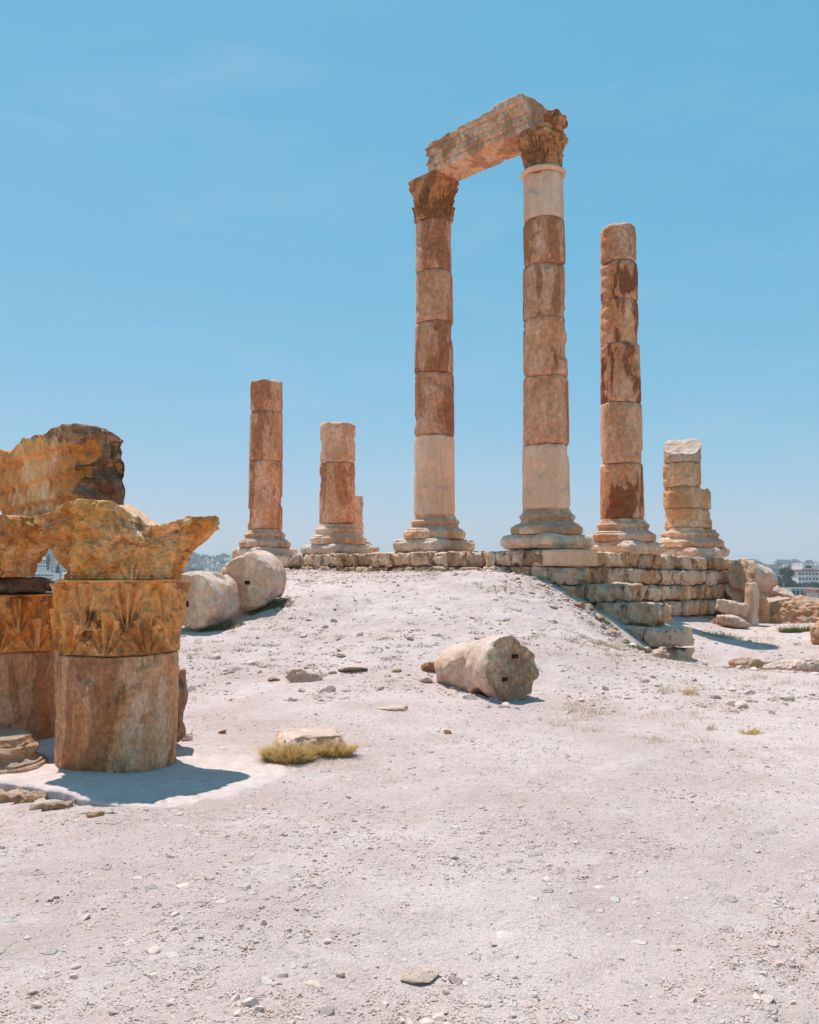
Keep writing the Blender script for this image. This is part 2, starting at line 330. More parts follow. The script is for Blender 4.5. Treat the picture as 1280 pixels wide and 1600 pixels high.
def gz(x, y):
    x = np.atleast_1d(np.asarray(x, float)).ravel(); y = np.atleast_1d(np.asarray(y, float)).ravel()
    r = np.empty(len(x))
    for i in range(0, len(x), 40000):
        s = slice(i, i+40000); xc = np.clip(x[s], -16, 22); yc = np.clip(y[s], -8, 36)
        D = np.sqrt((xc[:, None]-cp[None, :, 0])**2+(yc[:, None]-cp[None, :, 1])**2)
        r[s] = _k(D)@rb[:n]+rb[n]+xc*rb[n+1]+yc*rb[n+2]
    r = np.clip(r, -.6, 2.0)
    P = np.stack([x, y, x*0], 1)
    mound = sst(.15, .8, r)
    r = r+fbm(P*.45+5, 3)*.05+fbm(P*1.7+9, 3)*(.016+.03*mound)+fbm(P*6+3, 3)*(.006+.012*mound)
    # plateau edge
    edge = 27+6*sst(-2, 3, x)+np.where(x > 9, -3, 0)*1.0-5*sst(-4, -9, x)
    e = np.maximum(0, y-edge)
    r = r-np.minimum(e*e*.03+e*.25, 60)
    e2 = np.maximum(0, np.abs(x)-26); r = r-np.minimum(e2*e2*.02, 50)
    return r
def gz1(x, y): return float(gz(x, y)[0])
def G(px, py, d0=3., d1=40.):
    """where the photo ray first meets the ground"""
    ds = np.linspace(d0, d1, 900); P = np.array([W(px, py, d) for d in (1.,)])[0]
    X = P[0]*ds; Z = EYE+(P[2]-EYE)*ds
    g = gz(X, ds); k = np.where(Z < g)[0]
    i = k[0] if len(k) else -1
    return np.array([X[i], ds[i], g[i]])

# ------------------------------------------------------------ ground sheet
def axis(parts):
    r = [parts[0][0]]
    for a, b, st in parts: r += list(np.linspace(a, b, max(2, int(round((b-a)/st))+1))[1:])
    return np.array(r)
gx = axis([(-60, -20, 4), (-20, -8, .5), (-8, -3.4, .08), (-3.4, 3.4, .035), (3.4, 9, .07), (9, 20, .4), (20, 60, 4)])
gy = axis([(-30, -4, 2), (-4, 2.4, .4), (2.4, 9, .035), (9, 18, .06), (18, 30, .15), (30, 60, 1.2), (60, 90, 6)])
XX, YY = np.meshgrid(gx, gy, indexing='xy'); x = XX.ravel(); y = YY.ravel()
z = gz(x, y)
Pn = np.stack([x, y, x*0], 1)
near = sst(14, 8, y)
z = z+fbm(Pn*14, 3)*.006*near+np.maximum(0, fbm(Pn*5+40, 3)-.25)*.02
mb = MB(); mb.add(np.stack([x, y, z], 1), gridq(len(gy), len(gx), False))
tag(mb.build('ground', M['ground']), kind='structure')

# ------------------------------------------------------------ columns
ATT = [(.0, .83), (.03, .865), (.09, .88), (.17, .88), (.21, .855), (.225, .80), (.255, .80), (.265, .75), (.30, .69), (.35, .66), (.37, .665), (.38, .69), (.41, .705), (.46, .70), (.485, .68), (.495, .64), (.53, .625), (.56, .60), (.62, .585)]
def lathe_stone(prof, nth=80, amp=.008, seed=0, sub=5, chip=.04, spall=.05, closed=True, spt=.2):
    pr = np.array(prof); zs = []; rr = []
    for i in range(len(pr)-1):
        for t in np.linspace(0, 1, sub, endpoint=False): q = pr[i]*(1-t)+pr[i+1]*t; zs.append(q[0]); rr.append(q[1])
    zs.append(pr[-1][0]); rr.append(pr[-1][1])
    zs = [zs[0]]*4+zs+[zs[-1]]*4; k = [.001, .3, .6, .9]
    rr = [rr[0]*a for a in k]+rr+[rr[-1]*a for a in k[::-1]]
    zs = np.array(zs); rr = np.array(rr); th = np.arange(nth)*2*pi/nth
    Z = np.repeat(zs, nth); R = np.repeat(rr, nth); TH = np.tile(th, len(zs))
    P = np.stack([np.cos(TH)*R, np.sin(TH)*R, Z], 1); off = seed*4.7
    d = fbm(P*3+off, 4)*amp*1.6-np.maximum(0, fbm(P*2.4+off+20, 3)-.1)*chip-sst(0, .15, fbm(P*1.3+off+55, 2)-spt)*spall
    Rr = R*(1+d/np.maximum(R, .3))
    P = np.stack([np.cos(TH)*Rr, np.sin(TH)*Rr, Z+fbm(P*3+off+9, 3)*amp*.6], 1)
    return P, gridq(len(zs), nth)
def capital_mesh(R0, h, Rc, Rs, seed=0, nth=240, nz=90, leaf=.06, erode=.02, rows=((0, .36, 8, 0), (.22, .62, 8, .5)), ab=.86, rot=0., vol=.12, btop=1.28, rib=.014, brk=None, topf=None, curl=1.2, bowl=0., ribn=6.5, crisp=.16):
    v = np.concatenate([np.zeros(4), np.linspace(0, ab-.002, nz), np.linspace(ab, 1, 14), np.ones(6)])
    rr = np.concatenate([[.001, .3, .6, .9], np.ones(nz), np.ones(14), [.93, .75, .55, .35, .15, .001]])
    th = np.arange(nth)*2*pi/nth
    Vv = np.repeat(v, nth); RR = np.repeat(rr, nth); TH = np.tile(th, len(v))
    bell = R0*(1+(btop-1)*Vv**2.4)
    r = bell.copy(); iab = Vv >= ab
    for a, b, nl, ph in rows:
        for k in range(nl):
            c = (k+ph)*2*pi/nl+rot; d = (TH-c+pi) % (2*pi)-pi; s = d/(pi/nl); t = (Vv-a)/(b-a)
            ok = (t > 0) & (t < 1.08)
            wd = np.where(t < .7, .80+.12*t, .88*np.sqrt(np.clip((1.08-t)/.38, 0, 1)))*(1+.13*np.sin(t*26))
            ins = sst(0, crisp, wd-np.abs(s))*ok
            rel = leaf*(.45+curl*np.clip(t, 0, 1)**3)
            ang = np.arctan2(s*1.0, np.clip(t, 0, 1.1)+.12)
            rel = rel-rib*(1-np.abs(np.cos(ang*ribn)))**1.5*1.8*(np.abs(s) > .07)*sst(0, .25, t)+rib*.9*np.exp(-(s/.07)**2)
            r = np.where(ins > 0, np.maximum(r, bell+ins*rel), r)
    for k in range(4):                       # corner volutes
        c = k*pi/2+rot; d = (TH-c+pi) % (2*pi)-pi
        tv = (Vv-.60)/(ab-.60); ok = (tv > 0) & (tv <= 1.0)
        lump = np.exp(-(d/.20)**2)*vol*np.sin(np.clip(tv, 0, 1)*pi*.62)*ok
        lump = lump*(1+.15*np.cos(np.hypot(d*2.2, (tv-.6))*22))
        r = r+lump
        lump2 = np.exp(-((np.abs(d)-.45)/.14)**2)*vol*.35*np.sin(np.clip(tv, 0, 1)*pi*.8)*ok; r = r+lump2
    al = (TH-rot) % (pi/2); al = np.minimum(al, pi/2-al)          # 0 at corner .. pi/4 at side middle
    q = 1-al/(pi/4); rab = Rs+(Rc-Rs)*q**2.2
    rab = rab*(1-.05*((Vv-ab)/(1-ab) < .45))
    if bowl: kb = np.clip((Vv-bowl)/(ab-bowl), 0, 1)**1.25; r = np.where(iab, r, np.maximum(r, r*(1-kb)+rab*.97*kb))
    r = np.where(iab, rab, r)
    P = np.stack([np.cos(TH)*r*RR, np.sin(TH)*r*RR, Vv*h], 1)
    off = seed*6.1
    nn = fbm(P*4+off, 6, .55); n2 = fbm(P*11+off, 4, .6)
    d = (-np.maximum(0, nn+.15)*erode*1.6+n2*erode*.5)
    if brk is not None: d = d-brk(TH, Vv, P)
    d = np.maximum(d, -r*.6)
    k = (r+d)/r; k = np.where(RR < 1, 1+(k-1)*RR, k); P[:, 0] *= k; P[:, 1] *= k
    P[:, 2] += fbm(P*3+off+7, 3)*erode*.6*(Vv > .5)
    if topf is not None: P[:, 2] = topf(P, Vv, TH)
    return P, gridq(len(v), nth)
def slab_plinth(t, s, h, seed, rot, parts):
    """rounded square plinth made of several stones"""
    L = 2*s; P, Q = rbox((L, L, h), .033, .15, .010, 3.0, seed, .05, big=.03, bs=1.6)
    for ax, c_ in ((0, .22), (0, -.55), (1, -.1)):      # open joints between its stones
        g_ = np.exp(-((P[:, ax]/s-c_-.03*np.sin(seed+P[:, 1-ax]*2))/.012)**2)*.05; P = P*(1-g_*np.array([.5, .5, 1.])[None, :]/.6) if False else P*(1-np.outer(g_, [.9, .9, 1.4]))
    P = P+np.array([0, 0, h/2]); P = P@Rz(rot).T
    MB().add(P, Q).build('plinth', M['plin'], t)
PL3 = [(0, .68, 0, .5), (.68, 1, 0, .5), (0, .5, .5, 1), (.5, 1, .5, 1)]
UROT = math.atan2(U_[1], U_[0])
def column(px, d, wb, wt, ys, mats, label, slab_y, base_y, seed, top=None, slab=True, base=True, cutf=None, half=.86, rs=1.0, spf=None):
    """ys: seams from the bottom of the shaft up, in photo rows"""
    c = W(px, 885, d); zs = [zy(y, d) for y in ys]
    z0 = zy(slab_y, d-.9)
    t = thing('column', (c[0], d, z0), label, 'column', 'standing columns of the ruined temple')
    zb = zs[0]; h1 = zb-z0; sh = h1*.36
    if slab: slab_plinth(t, half, sh, seed*10, UROT, PL3)
    k = (h1-sh)/.62
    if base:
        P, Q = lathe_stone([(a*k, b*rs) for a, b in ATT], seed=seed, amp=.012); P[:, 2] += sh+.002
        MB().add(P, Q).build('base', M['base'], t)
    Rb = wb/2*d/F; Rt = wt/2*d/F; H = zs[-1]-zs[0]
    for i in range(len(ys)-1):
        a = (zs[i]-zs[0])/H; b = (zs[i+1]-zs[0])/H; h = zs[i+1]-zs[i]-.012
        f = lambda q: Rb+(Rt-Rb)*(q**1.3)
        rng = random.Random(seed*100+i)
        P, Q = drum_mesh(f(a)*rng.uniform(.985, 1.01), f(b)*rng.uniform(.985, 1.01), h, seed*13+i, chip=.11, spall=.05, amp=.009, spf=(spf(i) if spf else None),
                         cut=(cutf if (cutf and i == len(ys)-2) else None), topamp=.05 if i == len(ys)-2 else .01, dz=.045)
        P = P@Rz(rng.uniform(0, 6)).T if not cutf and not spf else P
        P = P+np.array([rng.uniform(-.012, .012), rng.uniform(-.012, .012), zs[i]-z0+.003])
        MB().add(P, Q).build('drum', M[mats[i]], t)
    return t, z0, zs, c
colA = column(413.5, 29.4, 54, 50, [828, 721, 646, 597], ['old', 'old', 'old'], 'broken column of three drums, farthest left on the podium', 871, 828, 1)
colB = column(527, 27.0, 56.5, 56, [820, 725, 663], ['old', 'speck'], 'short broken column of two drums with a wide plinth, left of the tall pair', 868, 820, 2)
colB2 = column(543, 31.5, 50, 50, [838, 776], ['speck'], 'low column stump half hidden behind the two-drum column', 862, 838, 3)
c1, z1, zs1, p1 = column(679, 24.1, 65, 56.5, [806, 683, 585, 507, 428, 349], ['pale', 'old', 'old', 'old', 'old'], 'tall column with a carved capital holding up the left end of the lintel', 863, 806, 4)
c2, z2, zs2, p2 = column(855, 21.1, 73.5, 63, [797, 697, 592, 502, 420, 348, 278], ['pale', 'old', 'old', 'old', 'old', 'pale'], 'tallest column with pale new bottom and top drums under the right end of the lintel', 857, 797, 5)
def sp3(i):
    a = {5: .02, 4: .05, 3: .035, 2: .02}.get(i, 0)
    return (lambda TH, Z: a*np.exp(-(((TH-3.7+pi) % (2*pi)-pi)/.55)**2)*(.7+.6*np.sin(Z*19))) if a else None
c3, z3, zs3, p3 = column(974, 23.3, 67, 55, [812, 726, 632, 541, 473, 414, 357], ['dark', 'speck', 'dark', 'dark', 'dark', 'old'], 'tall bare column without a capital, right of the lintel pair', 866, 812, 6, spf=sp3)
def cut4(P, t):
    lim = .84-.62*sst(.42, -.50, P[:, 0]*.35+P[:, 1]*.9)+.07*fbm(P*4, 4)
    lim = np.where(t > .3, lim, 9); P = P.copy(); P[:, 2] = np.minimum(P[:, 2], lim); return P
c4, z4, zs4, p4 = column(1069, 27.0, 58, 56.5, [826, 795, 762, 724, 684], ['wall', 'wall', 'wall', 'rock'], 'short column of four drums with a slanting broken top, on the right', 873, 826, 7, cutf=cut4)
c5, z5, zs5, p5 = column(1090, 28.6, 46, 44, [828, 796, 765], ['wall', 'wall'], 'rough stump of two drums close behind the slant-topped column', 870, 828, 8, half=.8)
# capitals
P, Q = capital_mesh(.50, 1.22, .74, .56, seed=3, rot=UROT+pi/4, erode=.02, leaf=.07, rib=.04, curl=.9, nth=320, nz=120)
zc1 = zs1[-1]-z1; P[:, 2] += zc1+.004
MB().add(P, Q).build('capital', M['cap'], c1)
P, Q = lathe_stone([(0, .50), (.02, .555), (.06, .57), (.10, .56), (.12, .52)], seed=5, amp=.003, chip=.01, spall=.0)
zc2 = zs2[-1]-z2; P[:, 2] += zc2+.002
MB().add(P, Q).build('neck_ring', M['pale'], c2)
P, Q = capital_mesh(.45, 1.0, .59, .50, seed=8, rot=UROT+pi/4, erode=.035, leaf=.06, rib=.04, curl=.5, nth=300, rows=((0, .45, 8, 0), (.30, .78, 8, .5)))
P[:, 2] += zc2+.125
MB().add(P, Q).build('capital', M['cap'], c2)
capz1 = z1+zc1+1.22; capz2 = z2+zc2+1.125
# ------------------------------------------------------------ lintel
def architrave(L, wd, heights, seed, steps, seg=.045, beads=(.03, 60.), crack=0, amp=.012, chip=.07):
    """x from 0..L, front face at y=0 (towards -y), back at y=wd, z from 0"""
    Hm = max(h for _, h in heights)
    hx = np.array([a for a, _ in heights])*L; hh = np.array([b for _, b in heights])
    P, Q = rbox((L, wd, Hm), seg, .03, .0, 3, seed, 0, mx=190)
    P = P+np.array([L/2, wd/2, Hm/2])
    top = np.interp(P[:, 0], hx, hh)+fbm(np.stack([P[:, 0]*2.2, P[:, 1]*2, P[:, 2]*0+seed], 1), 4)*.07
    front = sst(.12, .0, P[:, 1]); fz = P[:, 2].copy()
    yoff = np.zeros(len(P))
    for zst, st in steps: yoff -= sst(zst-.015, zst+.015, fz)*st; yoff += np.exp(-((fz-zst+.035)/.025)**2)*beads[0]*1.8*(.6+.4*np.sign(np.sin(P[:, 0]*beads[1]*.5)))
    if crack: yoff += np.exp(-((P[:, 0]-crack*L-.06*np.sin(fz*5))/.03)**2)*.06
    if beads:
        for zst, st in steps:
            yoff -= np.exp(-((fz-zst)/.025)**2)*beads[0]*(.5+.5*np.sign(np.sin(P[:, 0]*beads[1])))
    P[:, 1] += yoff*front
    sc = np.clip(top/Hm, 0, 1.2)
    P[:, 2] = np.where(P[:, 2] > top, top-(P[:, 2]-top)*0.0, P[:, 2])
    off = seed*3.3; n = fbm(P*2.5+off, 4)
    ends = np.minimum(P[:, 0], L-P[:, 0]); en = np.exp(-(ends/.12)**2)
    P[:, 1] += (n*amp+np.maximum(0, fbm(P*3+off+30, 3)-.12)*chip)*np.where(P[:, 1] < wd/2, 1, -1)
    P[:, 0] += np.where(P[:, 0] < L/2, 1, -1)*(np.exp(-(ends/.05)**2))*np.maximum(0, fbm(P*2.2+off+60, 3)+.2)*.14
    low = sst(.25*Hm, 0, P[:, 2]); P[:, 2] += low*np.maximum(0, fbm(P*3+off+80, 3)-.15)*.12
    return P, Q
Bl = p1[:2]+U_*.22-np.array([.713, .701])*.50
Br = p2[:2]+U_*.0-np.array([.713, .701])*.50
La = float(np.linalg.norm(Br-Bl)); ang = math.atan2(Br[1]-Bl[1], Br[0]-Bl[0])
zl = capz1+.01; zr = capz2+.01
HTS = [(0, .62), (.05, .64), (.08, .76), (.2, .74), (.25, .80), (.42, .78), (.6, .83), (.66, .83), (.70, .92), (.82, .93), (.93, .92), (.97, .82), (1, .66)]
P, Q = architrave(La, 1.0, HTS, 4, [(.22, .05), (.46, .05), (.70, .06)], seg=.026, chip=.04, amp=.008, crack=.70)
P = P@Ry(math.atan2(zl-zr, La)).T; P = P@Rz(ang).T; P = P+np.array([0, 0, 0])
t = thing('lintel', (Bl[0], Bl[1], zl), 'long broken stone lintel spanning the two tallest columns', 'lintel')
MB().add(P, Q).build('fascia_block', M['lint'], t)
# second broken piece behind its right end and the lump on the outer side of the capital
P, Q = rbox((.5, .5, .95), .05, .08, .03, 3, 12, .08, big=.05, bs=2); P = P@Rz(ang).T
MB().add(P, Q).build('broken_frieze_piece', M['cap'], t, loc=None).location = (La*cos(ang)-.05*1+.15, La*sin(ang)+.65, zr-zl+.49)
P, Q = rbox((.46, .58, .46), .025, .15, .05, 4, 15, .1, big=.08, bs=3)
P = P@Rz(ang).T
o = MB().add(P, Q).build('stone_fragment', M['cap']); o.location = (p2[0]+.27, p2[1]-.26, capz2+.19)
tag(o, 'lumpy stone fragment on the outer edge of the taller capital, beside the lintel end', 'stone')

# ------------------------------------------------------------ podium
pod = thing('temple_podium', (C2P[0], C2P[1], 0), 'stepped stone block podium carrying the standing columns', 'podium')
RNG = random.Random(5)
VN = np.array([-U_[1], U_[0]])   # not used for flank
def course(start, dirv, outv, length, z0, z1, seed, dep=.5, proud=.05, lens=(.35, .95), dzend=0., m='wall', name='masonry_course', parent=pod, rnd=.03, amp=.016, skip=()):
    b = MB(); s = 0; rng = random.Random(seed); k = 0; a = math.atan2(dirv[1], dirv[0])
    while s < length-.05:
        l = min(rng.uniform(*lens), length-s); l = length-s if length-s-l < .25 else l
        pr = rng.uniform(-proud*1.6, proud); hh = z1-z0+rng.uniform(-.035, .008)
        if k not in skip:
            P, Q = rbox((l-rng.uniform(.008, .035), dep, hh-rng.uniform(0, .025)), .035, rnd*rng.uniform(.6, 1.6), amp, 4, seed*31+k, .15, big=.045, bs=2.6)
            P = P@Rz(a+rng.uniform(-.035, .035)).T
            c = start+dirv*(s+l/2)+outv*(pr-dep/2)
            P = P+np.array([c[0], c[1], (z0+z1)/2+dzend*(s+l/2)/length+rng.uniform(-.006, .006)])
            b.add(P, Q)
        s += l; k += 1
    if b.n:
        o = b.build(name, M[m]); o.parent = parent; o.matrix_parent_inverse = parent.matrix_world.inverted() if False else o.matrix_parent_inverse
        o.location = -np.array(parent.location)
        return o
fout = np.array([-.713, -.701]); fl_out = np.array([.733, -.68])
corner = C2P+U_*1.5+fout*.95
# facade courses run from the corner towards the left
course(corner, -U_, fout, 14.0, 1.70, 2.09, 1, proud=.05, dzend=-.02, skip=(0,))
course(corner+fout*.06, -U_, fout, 14.0, 1.27, 1.695, 2, proud=.07, dzend=0, lens=(.3, .7))
course(corner+fout*.16, -U_, fout, 6.0, .83, 1.265, 3, proud=.06)
# pale replacement block at the corner
P, Q = rbox((1.30, .86, .385), .06, .02, .003, 2, 3, .01); P = P@Rz(UROT).T
c = corner-U_*.64-fout*.42
o = MB().add(P, Q).build('replacement_block', M['pale'], pod); o.location = (c[0]-C2P[0], c[1]-C2P[1], 1.897); o['label'] = 'smooth pale new corner block'
# flank courses
fs = C2P+U_*1.05+fout*.95
zt = [2.09, 1.70, 1.27, .84, .40, -.05, -.45]
for i in range(6):
    ex = [0, .05, .08, .1, .14, .2][i]
    course(fs+fl_out*ex+(V_*1.45 if i == 0 else V_*0), V_, fl_out, (10.3 if i else 8.85)-[0, 0, .3, .5, .6, .7][i], zt[i+1]+.005, zt[i], 40+i, proud=.05, dzend=-.16)
# corner steps that come out past the flank
def stepcourse(cx, cd, zt_, zb_, lf, lr, seed, width=.6):
    c = W(cx, 885, cd)[:2]
    course(c, -U_, fout, lf, zb_, zt_, seed, dep=width, proud=.04, lens=(.6, 1.0), name='step_course', rnd=.035, amp=.03)
    course(c-U_*.05+fl_out*.0+V_*(width+.02), V_, fl_out, lr, zb_+.004, zt_-.004, seed+1, dep=.95, proud=.04, lens=(.3, .5), name='step_course', rnd=.03, amp=.02)
stepcourse(956, 18.95, 1.30, .90, 1.35, 1.1, 60)
stepcourse(1017, 18.3, .89, .42, 1.9, .55, 63)
stepcourse(1045, 17.5, .43, .02, 1.5, .55, 66)
stepcourse(1052, 17.7, .0, -.42, 1.3, .50, 69)
# core and top paving
b = MB()
core = [corner-U_*.78-fout*.3, corner-U_*13.8-fout*.3, corner-U_*13.8-fout*11, fs+V_*9.9-fl_out*.3, ]
for (zb, zt2, inset) in ((-.6, 2.03, 0),):
    q = np.array([[p[0], p[1], z_] for z_ in (zb, zt2) for p in core])
    b.add(q, [[3, 2, 1, 0], [4, 5, 6, 7], [0, 1, 5, 4], [1, 2, 6, 5], [2, 3, 7, 6], [3, 0, 4, 7]])
o = b.build('rubble_core', M['wall'], pod, smooth=False); o.location = -np.array(pod.location)

# ------------------------------------------------------------ foreground stacks
FA = W(189, 885, 7.4)[:2]; FB = np.array([-3.86, 8.35])
def place(P, Q, name, m, loc, label, cat, rot=0, group=None, R=None, sharp=None):
    if R is not None: P = P@R.T
    P = P@Rz(rot).T
    o = MB().add(P, Q).build(name, M[m] if isinstance(m, str) else m, sharp=sharp); o.location = loc
    return tag(o, label, cat, group)
gA = gz1(*FA); gB = gz1(*FB)
P, Q = drum_mesh(.485, .50, .97, 31, nth=200, amp=.010, chip=.035, spall=.02, dz=.012, capn=8, edge=.01)
place(P, Q, 'column_drum', 'fdrum', (FA[0], FA[1], .0), 'upright rust-streaked drum nearest the camera, at the foot of the leaf-carved capital', 'column drum', 2.0)
ztA = .975
# lower leaf capital, front
P, Q = capital_mesh(.455, .615, .52, .51, seed=5, nth=640, nz=190, leaf=.065, erode=.010, crisp=.07, rows=((0.02, .55, 9, .3), (.34, .97, 9, .8)), ab=.955, rot=1.1, vol=.0, btop=1.05, rib=.06, curl=.5, ribn=6.)
place(P, Q, 'carved_capital', 'fcapd', (FA[0], FA[1], ztA), 'brown lower capital block carved with leaves, on the nearest drum', 'capital', 0)
# upper capital, front, badly eroded
hornR = .78
def brkA(TH, V, P):
    d1 = (TH-radians(291)+pi) % (2*pi)-pi; d3 = (TH-radians(201)+pi) % (2*pi)-pi
    r = .26*np.exp(-(d1/.42)**2)*sst(.62, .9, V)+.10*np.exp(-(d1/.3)**2)*sst(.1, .5, V)*sst(.8, .6, V)
    r = r+.12*np.exp(-(d3/.4)**2)*sst(.7, .9, V)
    return r
def topA(P, V, TH):
    z = P[:, 2]; x = P[:, 0]; k = sst(.30, 1, V)
    prof = np.interp(x, [-.75, -.55, -.42, -.2, .05, .17, .30, .42, .6, .85], [-.10, -.07, .0, .035, .02, -.05, -.155, -.14, -.08, -.05])
    return z+prof*k-.16*sst(.0, .35, P[:, 1])*k*sst(.75, .5, x)+fbm(P*6+3, 3)*.02*k
P, Q = capital_mesh(.45, .60, .84, .58, seed=9, nth=420, nz=120, leaf=.05, erode=.05, rows=((-.1, .45, 8, .1), (.1, .6, 4, .5)), ab=.80, rot=radians(21), vol=.08, btop=1.22, rib=.012, bowl=.10, curl=.3, brk=brkA, topf=topA)
P[:, 0] *= 1.0
ztA2 = ztA+.62
place(P, Q, 'eroded_capital', 'fcap', (FA[0]+.03, FA[1], ztA2), 'ochre upper capital with a pointed horn on the right, topmost on the nearest stack', 'capital', 0)
# left stack
P, Q = drum_mesh(.50, .49, .90, 44, nth=160, amp=.012, chip=.05, spall=.03, dz=.02)
place(P, Q, 'column_drum', 'fdrum', (FB[0], FB[1], .0), 'darker upright drum at the left edge, behind the nearest drum', 'column drum', 1.0)
P, Q = capital_mesh(.455, .53, .52, .50, seed=15, nth=520, nz=150, leaf=.065, erode=.010, crisp=.07, rows=((0.02, .55, 9, .2), (.34, .97, 9, .7)), ab=.95, rot=.6, vol=.0, btop=1.05, rib=.06, curl=.5, ribn=6.)
place(P, Q, 'carved_capital', 'fcapd', (FB[0], FB[1], .905), 'dark lower capital block carved with leaves, on the left edge drum', 'capital', 0)
P, Q = rbox((.78, .7, .15), .02, .06, .02, 4, 71, .05, big=.03)
place(P, Q, 'rubble_slab', 'lich', (FB[0]-.02, FB[1], .905+.535+.075), 'thin dark rubble layer between the two left edge capitals', 'stone', .3)
P, Q = capital_mesh(.36, .56, .92, .60, seed=23, nth=360, nz=100, leaf=.05, erode=.05, rows=((-.1, .4, 8, .1), (.1, .62, 8, .6)), ab=.66, rot=radians(-18), vol=.06, btop=1.45, rib=.014, bowl=.2, curl=.3)
place(P, Q, 'eroded_capital', 'fcap', (FB[0]-.12, FB[1]-.15, 1.60), 'ochre upper capital cut by the left edge, holding up the moulded beam', 'capital', 0)
# moulded architrave block on top
A0 = W(131, 885, 7.75)[:2]
P, Q = architrave(2.2, .42, [(0, .70), (.3, .74), (.70, .80), (.86, .82), (.93, .83), (.97, .82), (1, .78)], 21, [(.17, .035), (.38, .035), (.62, .05)], seg=.0125, amp=.008, chip=.02, beads=(.012, 75.))
# curl the upper part outward (cavetto) and round the broken end
k = sst(.45, .9, P[:, 2]); P[:, 1] -= .05*k*sst(.3, 0, P[:, 1])
P[:, 2] -= sst(1.75, 2.25, P[:, 0])*sst(.3, .8, P[:, 2])*.02+sst(.2, .45, P[:, 1])*sst(.3, .8, P[:, 2])*.06
nn_ = fbm(P*7+2, 5); P = P+np.c_[nn_*.02*sst(1.6, 1.9, P[:, 0]), nn_*-.006, nn_*.012*(P[:, 2] > .5)]
e = sst(1.8, 2.2, P[:, 0]); P[:, 0] -= e*(np.maximum(0, fbm(P*3.5+4, 4)+.2)*.14+fbm(P*13, 4)*.035); P[:, 1] -= e*(np.abs(fbm(P*6+8, 4))*.06-.02)*(P[:, 1] < .2)
P = P-np.array([2.2, 0, 0]); P = P@Ry(-.02).T
P = P@Rz(UROT).T
zb = ztA2+.60
b = MB(); cen = P[Q].mean(1); lo = (cen@np.array([U_[0], U_[1], 0])); md = (lo > -.12+.22*fbm(cen*3, 4))|((cen[:, 2] > .74+.12*fbm(cen*5, 3)))
b.add(P, Q); b.qm[-1] = np.where(md, 1, 0)
o = b.build('moulded_beam', [M['farch'], M['lich']]); o.location = (A0[0], A0[1], zb-.01)
tag(o, 'big moulded stone beam with a dark broken end, lying on top of the left stacks', 'stone beam')
# attic base fragment
p = G(12, 1218)
P, Q = lathe_stone([(a*.52, b*.46) for a, b in ATT], seed=33, nth=140, amp=.02, chip=.12, spall=.08, spt=.1)
place(P, Q, 'column_base_fragment', 'bed', (W(-2, 885, 7.1)[0], 7.15, -.01), 'worn moulded base fragment lying at the left edge of the pale floor', 'stone base', 1.2)
# rough slab behind the drum
P, Q = rbox((.22, .34, .72), .02, .08, .03, 3, 81, .06, big=.07, bs=2.5)
c = W(276, 885, 8.05)
place(P, Q, 'broken_slab', 'lich', (c[0], 8.05, .44), 'rough dark slab standing on end behind the nearest drum', 'stone', .3)
c = G(291, 1157)
P, Q = rbox((.13, .12, .09), .015, .03, .01, 6, 82, .02, big=.02, bs=5)
place(P, Q, 'rock', 'rock', (c[0], c[1], c[2]+.03), 'small stone at the foot of the dark upright slab', 'rock', .5)
# pale floor pad under the stacks
def pad():
    outl = [(-60, 1238), (0, 1240), (60, 1248), (120, 1256), (160, 1262), (230, 1264), (290, 1261), (350, 1250), (400, 1236), (440, 1218), (455, 1204), (430, 1190), (380, 1180), (310, 1172), (270, 1165), (200, 1150), (60, 1150), (-60, 1150)]
    pts = np.array([G(a, b_)[:2] for a, b_ in outl])
    # dense outline
    N = 260; t = np.linspace(0, len(pts), N, endpoint=False); i = t.astype(int); f = (t-i)[:, None]
    o = pts[i]*(1-f)+pts[(i+1) % len(pts)]*f
    for _ in range(6): o = (np.roll(o, 1, 0)+o*2+np.roll(o, -1, 0))/4
    o = o+np.stack([fbm(np.c_[o*4, o[:, 0]*0], 5), fbm(np.c_[o*4+9, o[:, 0]*0], 5)], 1)*.05
    c = o.mean(0); rings = [0.01, .1, .2, .3, .4, .5, .6, .7, .8, .88, .94, .97, .99, 1, 1.004, 1.004]
    V = []
    for k, r in enumerate(rings):
        q = c+(o-c)*r
        lift = sst(-1.75, -2.7, q[:, 0])*.07+.010*sst(1.0, .86, np.full(len(q), r))+.002
        z = gz(q[:, 0], q[:, 1])*.3+lift+fbm(np.c_[q*2, q[:, 0]*0], 2)*.005
        if k == len(rings)-1: z = z-.22
        elif r > .98: z = z-.006*(k-11)
        V.append(np.c_[q, z])
    V = np.concatenate(V)
    ob = MB().add(V, gridq(len(rings), N)).build('stone_floor', M['pad'])
    tag(ob, 'smooth pale floor slab under the left stacks, edge broken in front', 'floor slab')
pad()
for i, (a, b_, s, l) in enumerate([(14, 1250, .17, 'long brown edging stone under the pale floor at the left edge'), (50, 1252, .14, 'brown edging stone under the pale floor, second from left'), (92, 1262, .13, 'brown block under the broken corner of the pale floor'), (70, 1262, .10, 'pale chip lying below the floor edge at left'), (135, 1272, .06, 'grey flake on the dirt in front of the floor slab'), (152, 1275, .06, 'brown pebble-sized stone below the end of the floor edge'), (168, 1272, .07, 'white flake right of the floor edge stones')]):
    c = G(a, b_); P, Q = rbox((s*1.6, s*.9, s*.7), .010, .02, .014, 9, 90+i, .03, big=.03, bs=8)
    place(P, Q, 'rock', 'bed' if i in (0, 1, 2, 5) else 'rock', (c[0], c[1], c[2]+.0), l, 'rock', -.15+.1*i)

